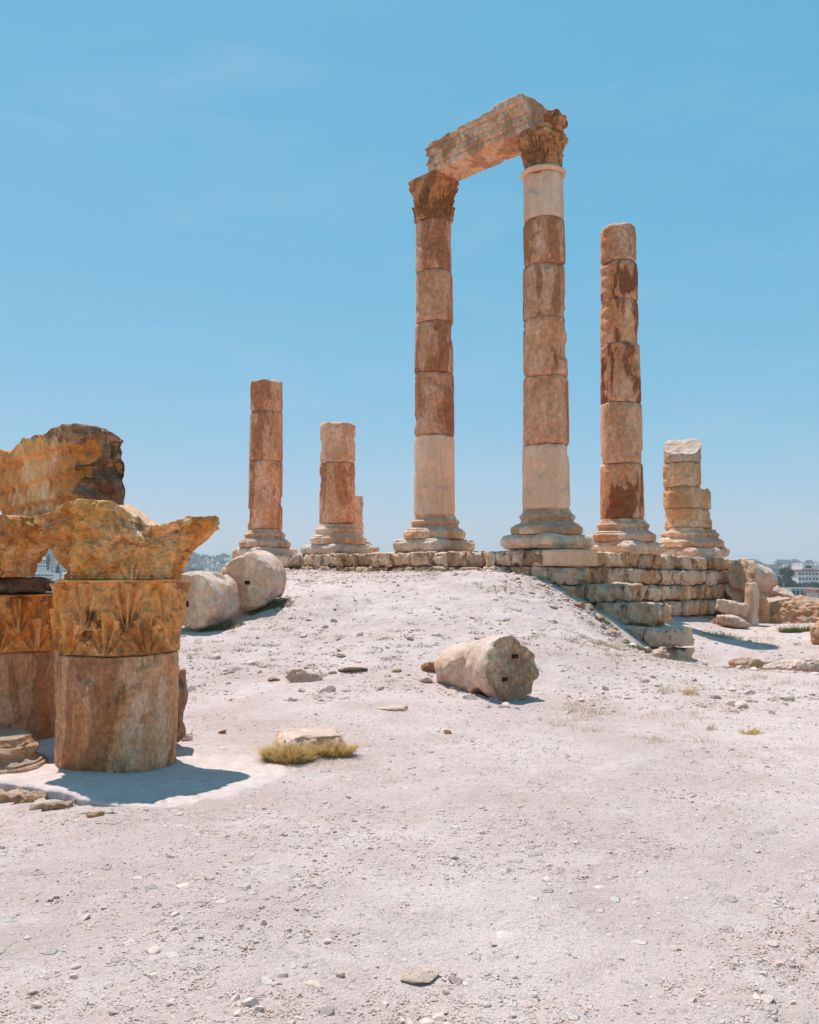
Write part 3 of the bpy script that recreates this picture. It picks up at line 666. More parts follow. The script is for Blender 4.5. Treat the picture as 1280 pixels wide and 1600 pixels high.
def pebshape(seed, nsub=1):
    r = np.random.RandomState(seed)
    t = (1+5**.5)/2
    V = np.array([(-1, t, 0), (1, t, 0), (-1, -t, 0), (1, -t, 0), (0, -1, t), (0, 1, t), (0, -1, -t), (0, 1, -t), (t, 0, -1), (t, 0, 1), (-t, 0, -1), (-t, 0, 1)], float)
    T = np.array([(0, 11, 5), (0, 5, 1), (0, 1, 7), (0, 7, 10), (0, 10, 11), (1, 5, 9), (5, 11, 4), (11, 10, 2), (10, 7, 6), (7, 1, 8), (3, 9, 4), (3, 4, 2), (3, 2, 6), (3, 6, 8), (3, 8, 9), (4, 9, 5), (2, 4, 11), (6, 2, 10), (8, 6, 7), (9, 8, 1)])
    for _ in range(nsub):
        E = {}; V = list(map(tuple, V)); T2 = []
        def mid(a, b):
            k = (min(a, b), max(a, b))
            if k not in E: V.append(tuple((np.array(V[a])+np.array(V[b]))/2)); E[k] = len(V)-1
            return E[k]
        for a, b, c_ in T:
            x_, y_, z_ = mid(a, b), mid(b, c_), mid(c_, a); T2 += [(a, x_, z_), (b, y_, x_), (c_, z_, y_), (x_, y_, z_)]
        T = np.array(T2); V = np.array(V)
    V /= np.linalg.norm(V, axis=1)[:, None]
    for _ in range(7):      # cut planes: angular stones
        nrm = r.normal(size=3); nrm /= np.linalg.norm(nrm); d = r.uniform(.45, .8); s = V@nrm; V = V-np.maximum(0, s-d)[:, None]*nrm
    V = V*np.array([1, r.uniform(.6, .95), r.uniform(.4, .75)])
    return V, T
def rockshape(size, seed, nsub=4, amp=.05):
    V, T = pebshape(seed, nsub); e = (V.max(0)-V.min(0))/2; V = (V-(V.max(0)+V.min(0))/2)/e
    m_ = min(size); P = V*np.array(size)/2; n_ = V/np.linalg.norm(V, axis=1)[:, None]
    P = P+n_*(fbm(P*2.2/max(size)+seed, 5, .6)*m_*amp*2+fbm(P*9/max(size)+seed*3, 4, .6)*m_*amp)[:, None]
    return P, T
# ------------------------------------------------------------ fallen drums
def fallen(px, py, d, R, L, az, tilt, seed, m, mface, label, sink=.08, holes=(), nth=110, taperR=1., dist=0):
    """axis direction az (world, pointing at the visible face), tilt up"""
    P, Q = drum_mesh(R*taperR, R, L, seed, nth=nth, amp=.022, chip=.11, spall=.06, dz=.025, capn=18, edge=.02, topamp=.035, spt=.1)
    nQ = nth
    cen = P[Q].mean(1); face = cen[:, 2] > L-.035; 
    M0 = Rz(az)@Ry(pi/2-tilt)
    P = P-np.array([0, 0, L/2]); P = P@M0.T
    b = MB(); b.add(P, Q); b.qm[-1] = np.where(face, 1, 0)
    z0 = P[:, 2].min()
    c = G(px, py) if d is None else W(px, py, d)
    t = thing('fallen_drum', (c[0], c[1], gz1(c[0], c[1])), label, 'column drum', 'fallen column drums')
    o = b.build('drum_body', [M[m], M[mface]], t); o.location = (0, 0, -z0-sink)
    for (hx, hy, hw, hh) in holes:  # dark solid blocks in the face, painted to imitate shaded holes
        q, qq = rbox((hw, hh, .10), .01, .015, .004, 8, 5, 0)
        q = q+np.array([hx, hy, L/2-.028]); q = q@M0.T
        ho = MB().add(q, qq).build('dowel_hole_shade', M['hole'], t); ho.location = (0, 0, -z0-sink)
    return t
M['hole'] = simple('hole_shade', (.03, .02, .015), .9)  # near-black stands for the shade inside a hole
def at(px, d): c = W(px, 885, d); return c[0]
def fallen_at(px, d, *a, **k):
    c = W(px, 885, d); return fallen(px, None, None, *a, **k)
_G = G
def mkfallen(px, d, **k):
    global G
    x = at(px, d); Gs = G; G = lambda a, b: np.array([x, d, gz1(x, d)])
    t = fallen(px, 0, None, **k); G = Gs; return t
mkfallen(320, 16.6, R=.555, L=.95, az=radians(-108), tilt=.0, seed=101, m='rock', mface='wall', label='fallen drum lying just right of the nearest stack, round hole in its face', sink=.02, holes=[(.05, -.1, .12, .12)])
mkfallen(396, 17.5, R=.585, L=.95, az=radians(-100), tilt=-.05, seed=102, m='rock', mface='wall', label='fallen drum with a square slot in its face, tipped below the three-drum column', sink=.02, holes=[(.02, .05, .07, .10)])
mkfallen(752, 11.8, R=.46, L=1.25, az=radians(-54), tilt=.12, taperR=.78, seed=103, m='rock', mface='lichface', label='grey fallen drum alone on the open slope, two slots in its broken face', sink=.13, holes=[(-.16, .06, .05, .10), (.12, -.16, .05, .09)])
mkfallen(1176, 26.0, R=.50, L=1.1, az=radians(-150), tilt=.25, seed=104, m='rock', mface='wall', label='fallen drum propped on rubble at the far end of the podium', sink=-.75)
# stones under/around the propped drum
def rock(px, py, d, size, label, m='bed', rot=0, seed=0, tilt=(0, 0), seg=None, sink=None, big=.12, bs=1.6, cat='rock', rnd=.3, name='rock', zc=None):
    """px,py = centre of stone at depth d (or resting on the ground if py None)"""
    s = np.array(size, float); seg = seg or max(.012, s.max()/36)
    Tt = None
    if name in ('stone_block', 'kerb_stone'): P, Q = rbox(s, seg, s.min()*min(rnd, .1), s.min()*.05, 3.5/s.max()*1.2, seed, s.min()*.15, big=s.min()*big, bs=bs/s.max()*1.4)
    else: (P, Tt), Q = rockshape(s*1.06, seed, 5 if s.max() > 1.2 else 4, .09 if s.max() > 1.2 else .06), None
    P = P@(Rz(rot)@Rx(tilt[0])@Ry(tilt[1])).T
    x = at(px, d); z = gz1(x, d)+(-P[:, 2].min() if sink is None else -P[:, 2].min()-sink) if py is None else zy(py, d)
    o = MB().add(P, Q, Tt).build(name, M[m]); o.location = (x, d, z); return tag(o, label, cat)
rock(1173, 949, 24.3, (.25, .30, 1.40), 'tall upright stone post at the far end of the podium', 'wall', .5, 201, (.0, .03), cat='stone block', name='stone_block', rnd=.15)
rock(1142, 949, 24.5, (.85, .5, .36), 'tilted block leaning against the upright stone post', 'wall', -.2, 202, (0, .18), cat='stone block', name='stone_block', rnd=.12)
rock(1144, 972, 23.6, (.85, .6, .34), 'pale flat-topped boulder below the tilted block', 'rock', -.3, 203, (0, .25))
rock(1121, 978, 24.0, (.42, .35, .5), 'small pale boulder wedged left of the flat-topped boulder', 'rock', .4, 204, (.2, .3))
rock(1150, 930, 26.2, (.7, .6, .9), 'dark rubble block in the shade under the propped drum', 'wall', .2, 205)
rock(1188, 960, 25.4, (.35, .5, 1.2), 'narrow dark stone right of the upright post', 'bed', .2, 206)
rock(1168, None, 25.6, (1.4, .9, .5), 'low rubble stone under the upright post', 'bed', .2, 207, sink=.1)
rock(1262, 962, 25.5, (2.9, 1.6, 1.05), 'wide bare bedrock outcrop at the right edge', 'bed', -.1, 208, seg=.05, big=.22, bs=2.2, name='bedrock_outcrop')
rock(1216, 925, 27.0, (1.0, .8, .40), 'pale layered boulder on top of the bedrock outcrop, upper piece', 'rock', .1, 209, (.05, .08), big=.2)
rock(1216, 940, 26.6, (1.15, .9, .34), 'pale layered boulder on the bedrock outcrop, lower piece', 'rock', -.1, 210, big=.2)
rock(1282, 992, 20.5, (.5, .5, .6), 'boulder cut by the right edge below the bedrock', 'bed', .3, 211, big=.2)
rock(1212, 985, 23.0, (1.5, .4, .16), 'low stone strip in front of the bedrock outcrop', 'rock', .05, 212)
rock(1162, None, 15.9, (.62, .5, .34), 'rough pitted boulder at the left end of the low stone row', 'bed', .1, 213, sink=.06, big=.2)
rock(1206, None, 16.2, (.56, .5, .30), 'rounded low stone right of the pitted boulder, tilted', 'rock', -.1, 214, sink=.05, rnd=.4)
rock(1236, None, 16.5, (.5, .5, .32), 'rounded low stone in the middle of the low row', 'rock', .2, 215, sink=.05, rnd=.4)
rock(1275, None, 16.9, (.85, .5, .34), 'long rounded stone of the low row at the right edge', 'rock', .12, 216, sink=.04, rnd=.4)
rock(1240, None, 17.9, (2.6, .16, .20), 'thin straight kerb stone behind the low row', 'rock', .30, 217, sink=.05, big=.05, rnd=.2, cat='kerb', name='kerb_stone')
rock(348, None, 18.4, (.30, .5, .55), 'squared block tucked left of the slotted fallen drum', 'wall', .3, 218, sink=.05, cat='stone block', name='stone_block')
# steps corner debris
rock(1028, None, 16.6, (.34, .3, .24), 'pale boulder at the foot of the corner steps', 'rock', .3, 220, sink=.04)
rock(1008, None, 16.7, (.16, .16, .14), 'small stone left of the boulder at the corner steps', 'rock', .3, 221, sink=.02)
for i, (px, d, s, l) in enumerate([(915, 18.1, .38, 'rubble stone just below the protruding step block'), (905, 17.9, .3, 'smaller rubble stone left of the one below the step block'), (884, 18.6, .24, 'stone on the slope beside the podium corner'), (848, 19.2, .2, 'lone stone on the slope under the pale corner block'), (955, 16.9, .3, 'flat rubble stone low on the slope beside the steps'), (975, 16.9, .22, 'rubble stone between the slope and the lower steps'), (935, 17.5, .26, 'half-buried stone on the slope below the podium steps')]):
    s *= .75; rock(px, None, d, (s, s*.8, s*.55), l, 'bed', .4*i, 230+i, sink=s*.2, big=.2)

# ------------------------------------------------------------ marked stones on the slope
def grock(px, py, size, label, m='rock', rot=0, seed=0, sink=.3, big=.2, **k):
    c = G(px, py); s = np.array(size, float)
    P, Tt = rockshape(s*1.1, seed)
    P = P@(Rz(rot)@Rx(k.get('t', 0.))).T
    o = MB().add(P, None, Tt).build('rock', M[m]); o.location = (c[0], c[1], c[2]-P[:, 2].min()-s[2]*sink); return tag(o, label, 'rock')
grock(476, 1064, (.46, .30, .20), 'grey embedded stone with a bush, left of the lone fallen drum', seed=301, rot=.1)
grock(428, 1064, (.15, .1, .07), 'small brown stone left of the grey embedded stone', 'bed', seed=302)
grock(551, 1048, (.40, .22, .10), 'flat crumbling stone halfway up the slope', seed=303)
grock(672, 1048, (.24, .3, .16), 'orange-sided stone touching the left end of the lone fallen drum', 'bed', seed=304, rot=.4)
grock(614, 1108, (.36, .2, .06), 'flat white stone showing in the dirt in mid slope', seed=305, sink=.5)
grock(348, 1146, (.075, .06, .05), 'brown stone alone right of the nearest drum', 'bed', seed=306)
grock(700, 1147, (.08, .06, .05), 'brown stone alone in the flat ground in the middle', 'bed', seed=307)
grock(620, 1050, (.13, .1, .06), 'small pink stone left of the orange-sided stone', seed=308)
grock(658, 1531, (.17, .12, .03), 'flat thin slab with a dark edge, lowest in the picture', 'rock', seed=309, rot=.2, sink=.3)
grock(532, 1530, (.035, .03, .025), 'pale angular stone left of the thin slab at the bottom', 'peb', seed=310)
grock(283, 1388, (.08, .08, .015), 'flat white flake in the dirt at lower left', 'peb', seed=311, sink=.6)
grock(490, 1538, (.08, .06, .012), 'flat cream flake pressed into the dirt near the bottom', 'peb', seed=312, sink=.6)
grock(790, 1463, (.15, .07, .012), 'long cream flake pressed into the dirt', 'peb', seed=313, sink=.6)
grock(935, 1391, (.08, .05, .012), 'small cream flake pressed into the dirt right of centre', 'peb', seed=314, sink=.6)
# tuft rock
c = G(483, 1172)
P, Q = rbox((.54, .46, .17), .012, .025, .010, 6, 321, .03, big=.02, bs=3)
P[:, :2] *= (1+.25*sst(.1, -.1, P[:, 2]))[:, None]
place(P, Q, 'rock', 'rock', (c[0], c[1]+.05, c[2]+.07), 'flat-topped white stone ringed by dry yellow grass', 'rock', .25)

# ------------------------------------------------------------ dry grass
def gmat(name, a, b_):
    m = mat(name); g = NT(m); tc = g.node('ShaderNodeTexCoord').outputs['Object']
    n = g.noise(tc, 25, 3); c = g.mix(g.ramp(n, .35, .65), a, b_)
    p = g.node('ShaderNodeBsdfPrincipled'); g.l.new(c, p.inputs['Base Color']); p.inputs['Roughness'].default_value = .8
    tr = g.node('ShaderNodeBsdfTranslucent'); g.l.new(c, tr.inputs[0]); ms = g.node('ShaderNodeMixShader'); ms.inputs[0].default_value = .35
    g.l.new(p.outputs[0], ms.inputs[1]); g.l.new(tr.outputs[0], ms.inputs[2]); o = g.node('ShaderNodeOutputMaterial'); g.l.new(ms.outputs[0], o.inputs[0]); return m
M['dry'] = gmat('dry_grass_blades', (.56, .36, .11), (.78, .60, .32)); M['olive'] = gmat('olive_weed', (.14, .13, .04), (.28, .23, .09)); M['straw'] = gmat('straw_weed', (.52, .40, .25), (.62, .50, .34))
M['scrub'] = gmat('grey_scrub', (.20, .17, .11), (.36, .30, .20)); M['green'] = gmat('green_weed', (.10, .13, .04), (.19, .20, .07))
def tuft(center, rad, nb, hgt, m, label, seed=0, sq=1.0, lean=.5, wdt=.0035, name='grass_tuft', cat='grass tuft', group=None, ring=0.):
    r = np.random.RandomState(seed); a = r.rand(nb)*2*pi; q = np.sqrt(r.rand(nb)*(1-ring**2)+ring**2)*rad
    x = np.cos(a)*q; y = np.sin(a)*q*sq; z = gz(x+center[0], y+center[1])-center[2]; cl = .55+.9*np.clip(.5+fbm(np.c_[x*9, y*9, x*0+seed], 2), 0, 1)
    h = hgt*(.35+.65*r.rand(nb))*(1.1-.5*(q/rad))*cl; dirx = np.cos(a)*lean*(.3+q/rad)+r.normal(0, .35, nb); diry = np.sin(a)*lean*(.3+q/rad)+r.normal(0, .35, nb)
    wa = r.rand(nb)*pi; wx = np.cos(wa)*wdt; wy = np.sin(wa)*wdt
    B = np.c_[x, y, z-.01]; Wv = np.c_[wx, wy, wx*0]
    Md = B+np.c_[dirx*h*.35, diry*h*.35, h*.6]; Tp = B+np.c_[dirx*h*.95, diry*h*.95, h*(.95-.2*r.rand(nb))]
    V = np.stack([B-Wv, B+Wv, Md+Wv*.7, Md-Wv*.7, Tp], 1).reshape(-1, 3); i = np.arange(nb)*5
    o = MB().add(V, np.stack([i, i+1, i+2, i+3], 1), np.stack([i+3, i+2, i+4], 1)).build(name, M[m], smooth=False); o.location = center
    return tag(o, label, cat, group, 'stuff' if rad >= .5 or nb in (160,) else None)
for i, (px, py, rad, nb, l) in enumerate([(452, 1180, .23, 3600, 'dense dry yellow tuft at the left of the white stone'), (520, 1171, .17, 2600, 'dry yellow tuft at the right of the white stone')]):
    c = G(px, py+8); tuft(c, rad*.92, nb, .205, 'dry', l, 400+i, .7, .8, .0028)
c = G(485, 1195); tuft(c, .5, 700, .045, 'dry', 'thin short straw spread around the white stone and its tufts', 404, .5, .8, .002)
TF = [(800, 1090, .22, 260, .16, 'straw', 'straw-coloured weed under the broken face of the lone fallen drum'), (765, 1088, .2, 260, .12, 'olive', 'dark weed beneath the lone fallen drum'),
      (500, 1058, .1, 160, .08, 'olive', 'small grey-green weed on the grey embedded stone'), (550, 1052, .14, 220, .07, 'olive', 'low grey-green weed on the crumbling flat stone'),
      (1080, 1086, .10, 90, .22, 'dry', 'sparse yellow weed in the open ground below the corner steps'), (1040, 1082, .14, 80, .14, 'straw', 'thin straw weed left of the sparse yellow weed'),
      (1174, 1148, .11, 220, .09, 'dry', 'low yellow-green tuft in the open ground at right'), (1112, 1140, .06, 40, .12, 'straw', 'thin stalks left of the low yellow-green tuft'),
      (950, 1010, .35, 260, .12, 'straw', 'dry weed at the foot of the slope by the steps'), (995, 1014, .25, 300, .16, 'green', 'green weed at the side of the lower steps'),
      (352, 1054, .08, 110, .05, 'olive', 'tiny grey weed on the slope right of the nearest drum'), (1236, 988, .3, 420, .25, 'green', 'green bush in front of the bedrock outcrop'), (1262, 986, .3, 420, .22, 'green', 'second green bush nearest the right edge, by the bedrock'),
      (1130, 996, .5, 420, .18, 'straw', 'straw grass at the foot of the far rubble'), (1172, 1042, .3, 320, .20, 'dry', 'yellow grass in front of the low stone row'), (945, 972, .2, 160, .14, 'green', 'small green weed where the slope meets the step blocks'),
      (780, 922, .5, 160, .1, 'olive', 'grey weed near the top of the slope'), (690, 893, .5, 300, .12, 'green', 'dark green weed growing at the foot of the podium under the left tall column')]
for i, (px, py, rad, nb, h, m, l) in enumerate(TF):
    c = G(px, py); tuft(c, rad, nb, h, m, l, 420+i, .6, .6, .004 if c[1] < 14 else .007)
# dry brush under the two fallen drums on the left
for i, (px, d, l) in enumerate([(345, 16.3, 'dark dry brush beneath the fallen drum with the round hole'), (425, 17.3, 'dark dry brush beneath the slotted fallen drum')]):
    x = at(px, d); c = np.array([x, d, gz1(x, d)]); tuft(c, .45, 900, .14, 'olive', l, 470+i, .6, .7, .006, name='dry_bush', cat='bush')

# ------------------------------------------------------------ loose stones
protos = [pebshape(i, 2) for i in range(14)]; lows = [pebshape(i+50, 0) for i in range(14)]
rp = np.random.RandomState(11)
def scatter(N, dmin, dmax, smin, smax, pw, mound=None, clump=.5):
    """random world positions over the ground the picture can show"""
    d = dmin*(dmax/dmin)**rp.rand(N); x = (rp.rand(N)*2-1)*d*.53
    s = smin*(1-rp.rand(N)*(1-(smin/smax)**pw))**(-1/pw)
    P = np.stack([x, d, x*0], 1); k = fbm(P*.8+3, 3)+fbm(P*3+13, 2)*.5
    keep = rp.rand(N) < np.clip(.5+clump*k*2, .05, 1)
    keep &= np.hypot(x-FA[0], d-FA[1]) > .6; keep &= ~((x < -1.2) & (d > 6.2) & (d < 9))
    # not inside the podium
    rel = np.stack([x-corner[0], d-corner[1]], 1); keep &= (rel@fout > -.05)|(rel@fl_out > .4)
    rl = x*.0
    keep &= ~((x > 3.0) & (d > 17) & (x < 6.3) & (rel@fl_out > 0) & (rel@fl_out < 2.2))
    return x[keep], d[keep], s[keep]
xa, da, sa = scatter(24000, 2.8, 15, .0065, .036, 2.5)
xb, db, sb = scatter(15000, 10.5, 27, .018, .12, 2.4)
# rubble that has gathered along the foot of the podium and beside the steps
t_ = rp.rand(900)**.9*11; off_ = np.abs(rp.normal(0, .55, 900))+.08; xc = corner[0]-U_[0]*t_+fout[0]*off_; yc = corner[1]-U_[1]*t_+fout[1]*off_
q_ = rp.rand(500); w0 = W(845, 885, 19.4)[:2]; w1 = W(1035, 885, 16.6)[:2]; xe = w0[0]+(w1[0]-w0[0])*q_-np.abs(rp.normal(0, .5, 500)); ye = w0[1]+(w1[1]-w0[1])*q_-rp.normal(.1, .25, 500)
sc_ = .018*(1-rp.rand(1400)*(1-(.018/.14)**1.9))**(-1/1.9)
x = np.r_[xa, xb, xc, xe]; d = np.r_[da, db, yc, ye]; s = np.r_[sa, sb, sc_]; NB = len(x)
z = gz(x, d); score = s/d; o_ = np.argsort(-score); top = o_[:280]; rest = o_[280:]
pm = []
for i, (V, T) in enumerate(protos):
    me = MB().add(V, None, T).build('pebble', M['peb'], smooth=False); pm.append(me.data); bpy.data.objects.remove(me)
for k, i in enumerate(top):
    me = pm[k % len(pm)]; o = bpy.data.objects.new('pebble', me); C.objects.link(o)
    o.scale = (s[i],)*3; o.rotation_euler = (rp.uniform(-.3, .3), rp.uniform(-.3, .3), rp.uniform(0, 6.28)); o.location = (x[i], d[i], z[i]+s[i]*.10)
    ry_ = x[i]/d[i]; sd = 'left' if ry_ < -.16 else ('middle' if ry_ < .16 else 'right')
    zn = 'ground nearest the camera' if d[i] < 4.2 else ('open ground in front of the ruins' if d[i] < 9.5 else ('ground at the foot of the slope' if d[i] < 13 else 'slope and rubble below the podium'))
    bg_ = 'larger' if s[i] > .03 else 'small'
    tag(o, f'{bg_} loose limestone stone on the {zn}, {sd} part', 'pebble', f'{bg_} loose stones, {zn}, {sd}')
def stuffstones(idx, name, label):
    b = MB()
    for k in range(14):
        ii = idx[k::14]; V, T = lows[k]; nn = len(ii)
        a = rp.rand(nn)*6.28; ca, sa_ = np.cos(a), np.sin(a)
        vx = (V[None, :, 0]*ca[:, None]-V[None, :, 1]*sa_[:, None])*s[ii][:, None]+x[ii][:, None]
        vy = (V[None, :, 0]*sa_[:, None]+V[None, :, 1]*ca[:, None])*s[ii][:, None]+d[ii][:, None]
        vz = V[None, :, 2]*s[ii][:, None]+(z[ii]+s[ii]*.06)[:, None]
        b.add(np.stack([vx, vy, vz], 2).reshape(-1, 3), None, (T[None]+np.arange(nn)[:, None, None]*len(V)).reshape(-1, 3))
    tag(b.build(name, M['peb'], smooth=False), label, 'gravel', kind='stuff')
# add fine gravel
x2, d2, s2 = scatter(100000, 2.7, 13, .0038, .012, 2.2, clump=.9)
x = np.r_[x, x2]; d = np.r_[d, d2]; s = np.r_[s, s2]; z = np.r_[z, gz(x2, d2)]
stuffstones(np.r_[rest, np.arange(NB, len(x))], 'gravel', 'fine pale gravel strewn over the dusty ground')

# tiny scrub over the slope: nobody could count it
r = np.random.RandomState(77); nb = 6500; nc = 700
cy = r.uniform(11.5, 22.5, nc); cx = (r.rand(nc)*.62-.27)*cy; q_ = gz(cx, cy); ok = (q_ > .12) & (r.rand(nc) < .2+.8*sst(-.1, .3, fbm(np.c_[cx, cy, cx*0]*.7, 3))); rel = np.c_[cx-corner[0], cy-corner[1]]; ok &= (rel@fout > .15); cx = cx[ok]; cy = cy[ok]
ci = r.randint(len(cx), size=nb); bx_ = cx[ci]+r.normal(0, .07, nb); by_ = cy[ci]+r.normal(0, .05, nb); bz_ = gz(bx_, by_)-.005
hgt = r.uniform(.02, .055, nb); a = r.rand(nb)*6.28; le = hgt*1.2; wa = r.rand(nb)*3.14
Bp = np.c_[bx_, by_, bz_]; Wv = np.c_[np.cos(wa), np.sin(wa), wa*0]*.007; Tp = Bp+np.c_[np.cos(a)*le, np.sin(a)*le, hgt]
tag(MB().add(np.stack([Bp-Wv, Bp+Wv, Tp], 1).reshape(-1, 3), None, np.arange(nb*3).reshape(-1, 3)).build('dry_scrub', M['scrub'], smooth=False), 'tiny grey-green scrub dotted over the dusty slope', 'scrub', kind='stuff')
nc = 420; nb = 5200; cy = r.uniform(8.5, 22, nc); cx = (.12+r.rand(nc)*.40)*cy; ok = (gz(cx, cy) < .35) & (r.rand(nc) < .1+.9*sst(-.05, .35, fbm(np.c_[cx, cy, cx*0]*.5+8, 3))); rel = np.c_[cx-corner[0], cy-corner[1]]; ok &= (rel@fout > .3)|(rel@fl_out > 1.6); cx = cx[ok]; cy = cy[ok]
ci = r.randint(len(cx), size=nb); bx_ = cx[ci]+r.normal(0, .09, nb); by_ = cy[ci]+r.normal(0, .06, nb); bz_ = gz(bx_, by_)-.005
hgt = r.uniform(.02, .09, nb)**1.0; a = r.rand(nb)*6.28; le = hgt*.7; wa = r.rand(nb)*3.14
Bp = np.c_[bx_, by_, bz_]; Wv = np.c_[np.cos(wa), np.sin(wa), wa*0]*.0035; Tp = Bp+np.c_[np.cos(a)*le, np.sin(a)*le, hgt]
tag(MB().add(np.stack([Bp-Wv, Bp+Wv, Tp], 1).reshape(-1, 3), None, np.arange(nb*3).reshape(-1, 3)).build('sparse_straw', M['straw'], smooth=False), 'sparse low straw scattered over the open ground at right', 'dry grass', kind='stuff')

# ------------------------------------------------------------ far hills and town
SR = np.array([-1.2, -.6, -.45, -.42, -.26, -.2, 0, .37, .42, .48, .7, 1.2]); SZ = np.array([30, 32, 30, 26, 8, 5, 2, -1, -6, -5, -5, 0])
def hz(x, y):
    r = np.hypot(x, y); ray = x/np.maximum(y, 1); s = np.interp(ray, SR, SZ)
    z = np.interp(r, [40, 90, 200, 330, 420, 900], [-26, -34, -48, -40, -24, -14]); f = sst(700, 1500, r)
    z = z*(1-f)+s*f
    z = z-sst(1550, 2600, r)*40
    return z+fbm(np.stack([x, y, x*0], 1)*.004, 3)*3*sst(200, 600, r)
hx = axis([(-1800, -800, 40), (-800, 900, 12), (900, 1800, 40)]); hy = axis([(44, 700, 12), (700, 1700, 16), (1700, 2700, 60)])
XX, YY = np.meshgrid(hx, hy, indexing='xy'); xh = XX.ravel(); yh = YY.ravel()
M['hill'] = simple('dry_hillside', (.30, .25, .20), .95, .35, .02)
tag(MB().add(np.stack([xh, yh, hz(xh, yh)], 1), gridq(len(hy), len(hx), False)).build('hills', M['hill']), kind='structure')
M['plaster'] = simple('pale_plaster', (.74, .69, .64), .9, .12, .3); M['plaster2'] = simple('cream_plaster', (.64, .55, .47), .9, .12, .3); M['plaster3'] = simple('grey_concrete', (.38, .37, .37), .9, .12, .3)
M['glass'] = simple('dark_window', (.05, .055, .07), .3); M['red'] = simple('red_tile', (.38, .16, .13), .9, .15, 1.)
def bx(b, x0, x1, y0, y1, z0, z1, m=0):
    v = [(x_, y_, z_) for z_ in (z0, z1) for x_, y_ in ((x0, y0), (x1, y0), (x1, y1), (x0, y1))]
    b.add(v, [[3, 2, 1, 0], [4, 5, 6, 7], [0, 1, 5, 4], [1, 2, 6, 5], [2, 3, 7, 6], [3, 0, 4, 7]], m=m)
def house_mesh(seed):
    r = random.Random(seed); b = MB(); w_ = r.uniform(9, 16); dp = r.uniform(9, 13); fl = r.choice([2, 3, 3, 4, 5]); h = fl*3.1
    bx(b, -w_/2, w_/2, -dp/2, dp/2, -9, h); bx(b, -w_/2-.15, w_/2+.15, -dp/2-.15, dp/2+.15, h, h+.5)
    bx(b, r.uniform(-w_/3, 0), r.uniform(1, w_/3), -2, 2, h+.5, h+3)
    nw = int(w_/3)
    for f in range(fl):
        for k in range(nw):
            xx = -w_/2+(k+.5)*w_/nw; bx(b, xx-.6, xx+.6, -dp/2-.06, -dp/2+.1, f*3.1+1, f*3.1+2.4, 1)
        for k in range(3):
            yy = -dp/2+(k+.5)*dp/3; 
            for sx in (-1, 1): bx(b, sx*w_/2-.06, sx*w_/2+.06, yy-.6, yy+.6, f*3.1+1, f*3.1+2.4, 1)
    if r.random() < .5: bx(b, -w_/2-.03, -w_/2+3, -dp/2-1.2, -dp/2-.07, 3, 3.9)
    return b
hm = []
for i in range(9):
    o = house_mesh(i).build('house', [M[['plaster', 'plaster2', 'plaster3'][i % 3]], M['glass']], smooth=False); hm.append(o.data); bpy.data.objects.remove(o)
rh = np.random.RandomState(3); placed = []
def put_house(ray, dist, k):
    for (a, b_) in placed:
        if abs(a*b_-ray*dist)+abs(b_-dist) < 15: return False
    placed.append((ray, dist)); x_ = ray*dist
    o = bpy.data.objects.new('house', hm[k % 9]); C.objects.link(o); o.location = (x_, dist, float(hz(np.array([x_]), np.array([dist]))[0])); o.rotation_euler = (0, 0, rh.uniform(-.5, .5)-math.atan(ray))
    wh = 'in the gap between the near stacks' if ray < -.3 else ('between nearest stack and fallen drums' if ray < 0 else 'right of the podium')
    far = 'high on far hillside' if dist > 1150 else 'low on hazy hillside'; col = ['white', 'cream', 'grey'][k % 3]
    tag(o, f'small {col} flat-roofed house {far}, {wh}', 'house', f'{col} houses {far}, {wh}'); return True
cnt = 0
for (r0, r1, d0, d1, nn) in [(-.47, -.40, 480, 1520, 70), (-.275, -.20, 620, 1520, 90), (.375, .49, 620, 1520, 110)]:
    c_ = 0; tries = 0
    while c_ < nn and tries < nn*20:
        tries += 1; dist = math.sqrt(rh.uniform(d0**2, d1**2))
        if put_house(rh.uniform(r0, r1), dist, rh.randint(9)): c_ += 1
# trees
M['leaf'] = gmat('dark_leaf_mass', (.025, .045, .015), (.07, .10, .035)); M['trunk'] = simple('bark', (.12, .08, .05), .9, .2)
def tree(x_, y_, z_, h, w_, label, cyp=False, seed=0, group=None, n=900):
    r = np.random.RandomState(seed); t = thing('cypress_tree' if cyp else 'tree', (x_, y_, z_), label, 'tree', group)
    th = np.arange(8)*pi/4; V = []
    for zz, rr in ((0, w_*.06), (h*.35, w_*.045), (h*.8, w_*.015)): V.append(np.c_[np.cos(th)*rr, np.sin(th)*rr, np.full(8, zz)])
    MB().add(np.concatenate(V), gridq(3, 8)).build('trunk', M['trunk'], t)
    if cyp:
        q = r.rand(n)**.8; rad = w_/2*np.sin(np.clip(q*.93+.07, 0, 1)*pi)**.6*(1-q*.55)*np.sqrt(r.rand(n)); a = r.rand(n)*6.28
        Cn = np.c_[np.cos(a)*rad, np.sin(a)*rad, h*(.06+.94*q)]
    else:
        nc = 11; cc = np.c_[r.uniform(-.34, .34, nc)*w_, r.uniform(-.34, .34, nc)*w_, r.uniform(.38, .84, nc)*h]; k = r.randint(nc, size=n)
        u = r.normal(size=(n, 3)); u /= np.linalg.norm(u, axis=1)[:, None]
        Cn = cc[k]+u*(r.rand(n)**.4)[:, None]*np.array([w_*.2, w_*.2, h*.15])
    sz = max(.25, w_*.06); A_ = r.normal(size=(n, 3))*sz; B_ = r.normal(size=(n, 3))*sz
    V = np.stack([Cn-A_, Cn+B_, Cn+A_, Cn-B_], 1).reshape(-1, 3); i = np.arange(n)*4
    MB().add(V, np.stack([i, i+1, i+2, i+3], 1)).build('crown', M['leaf'], t, smooth=False)
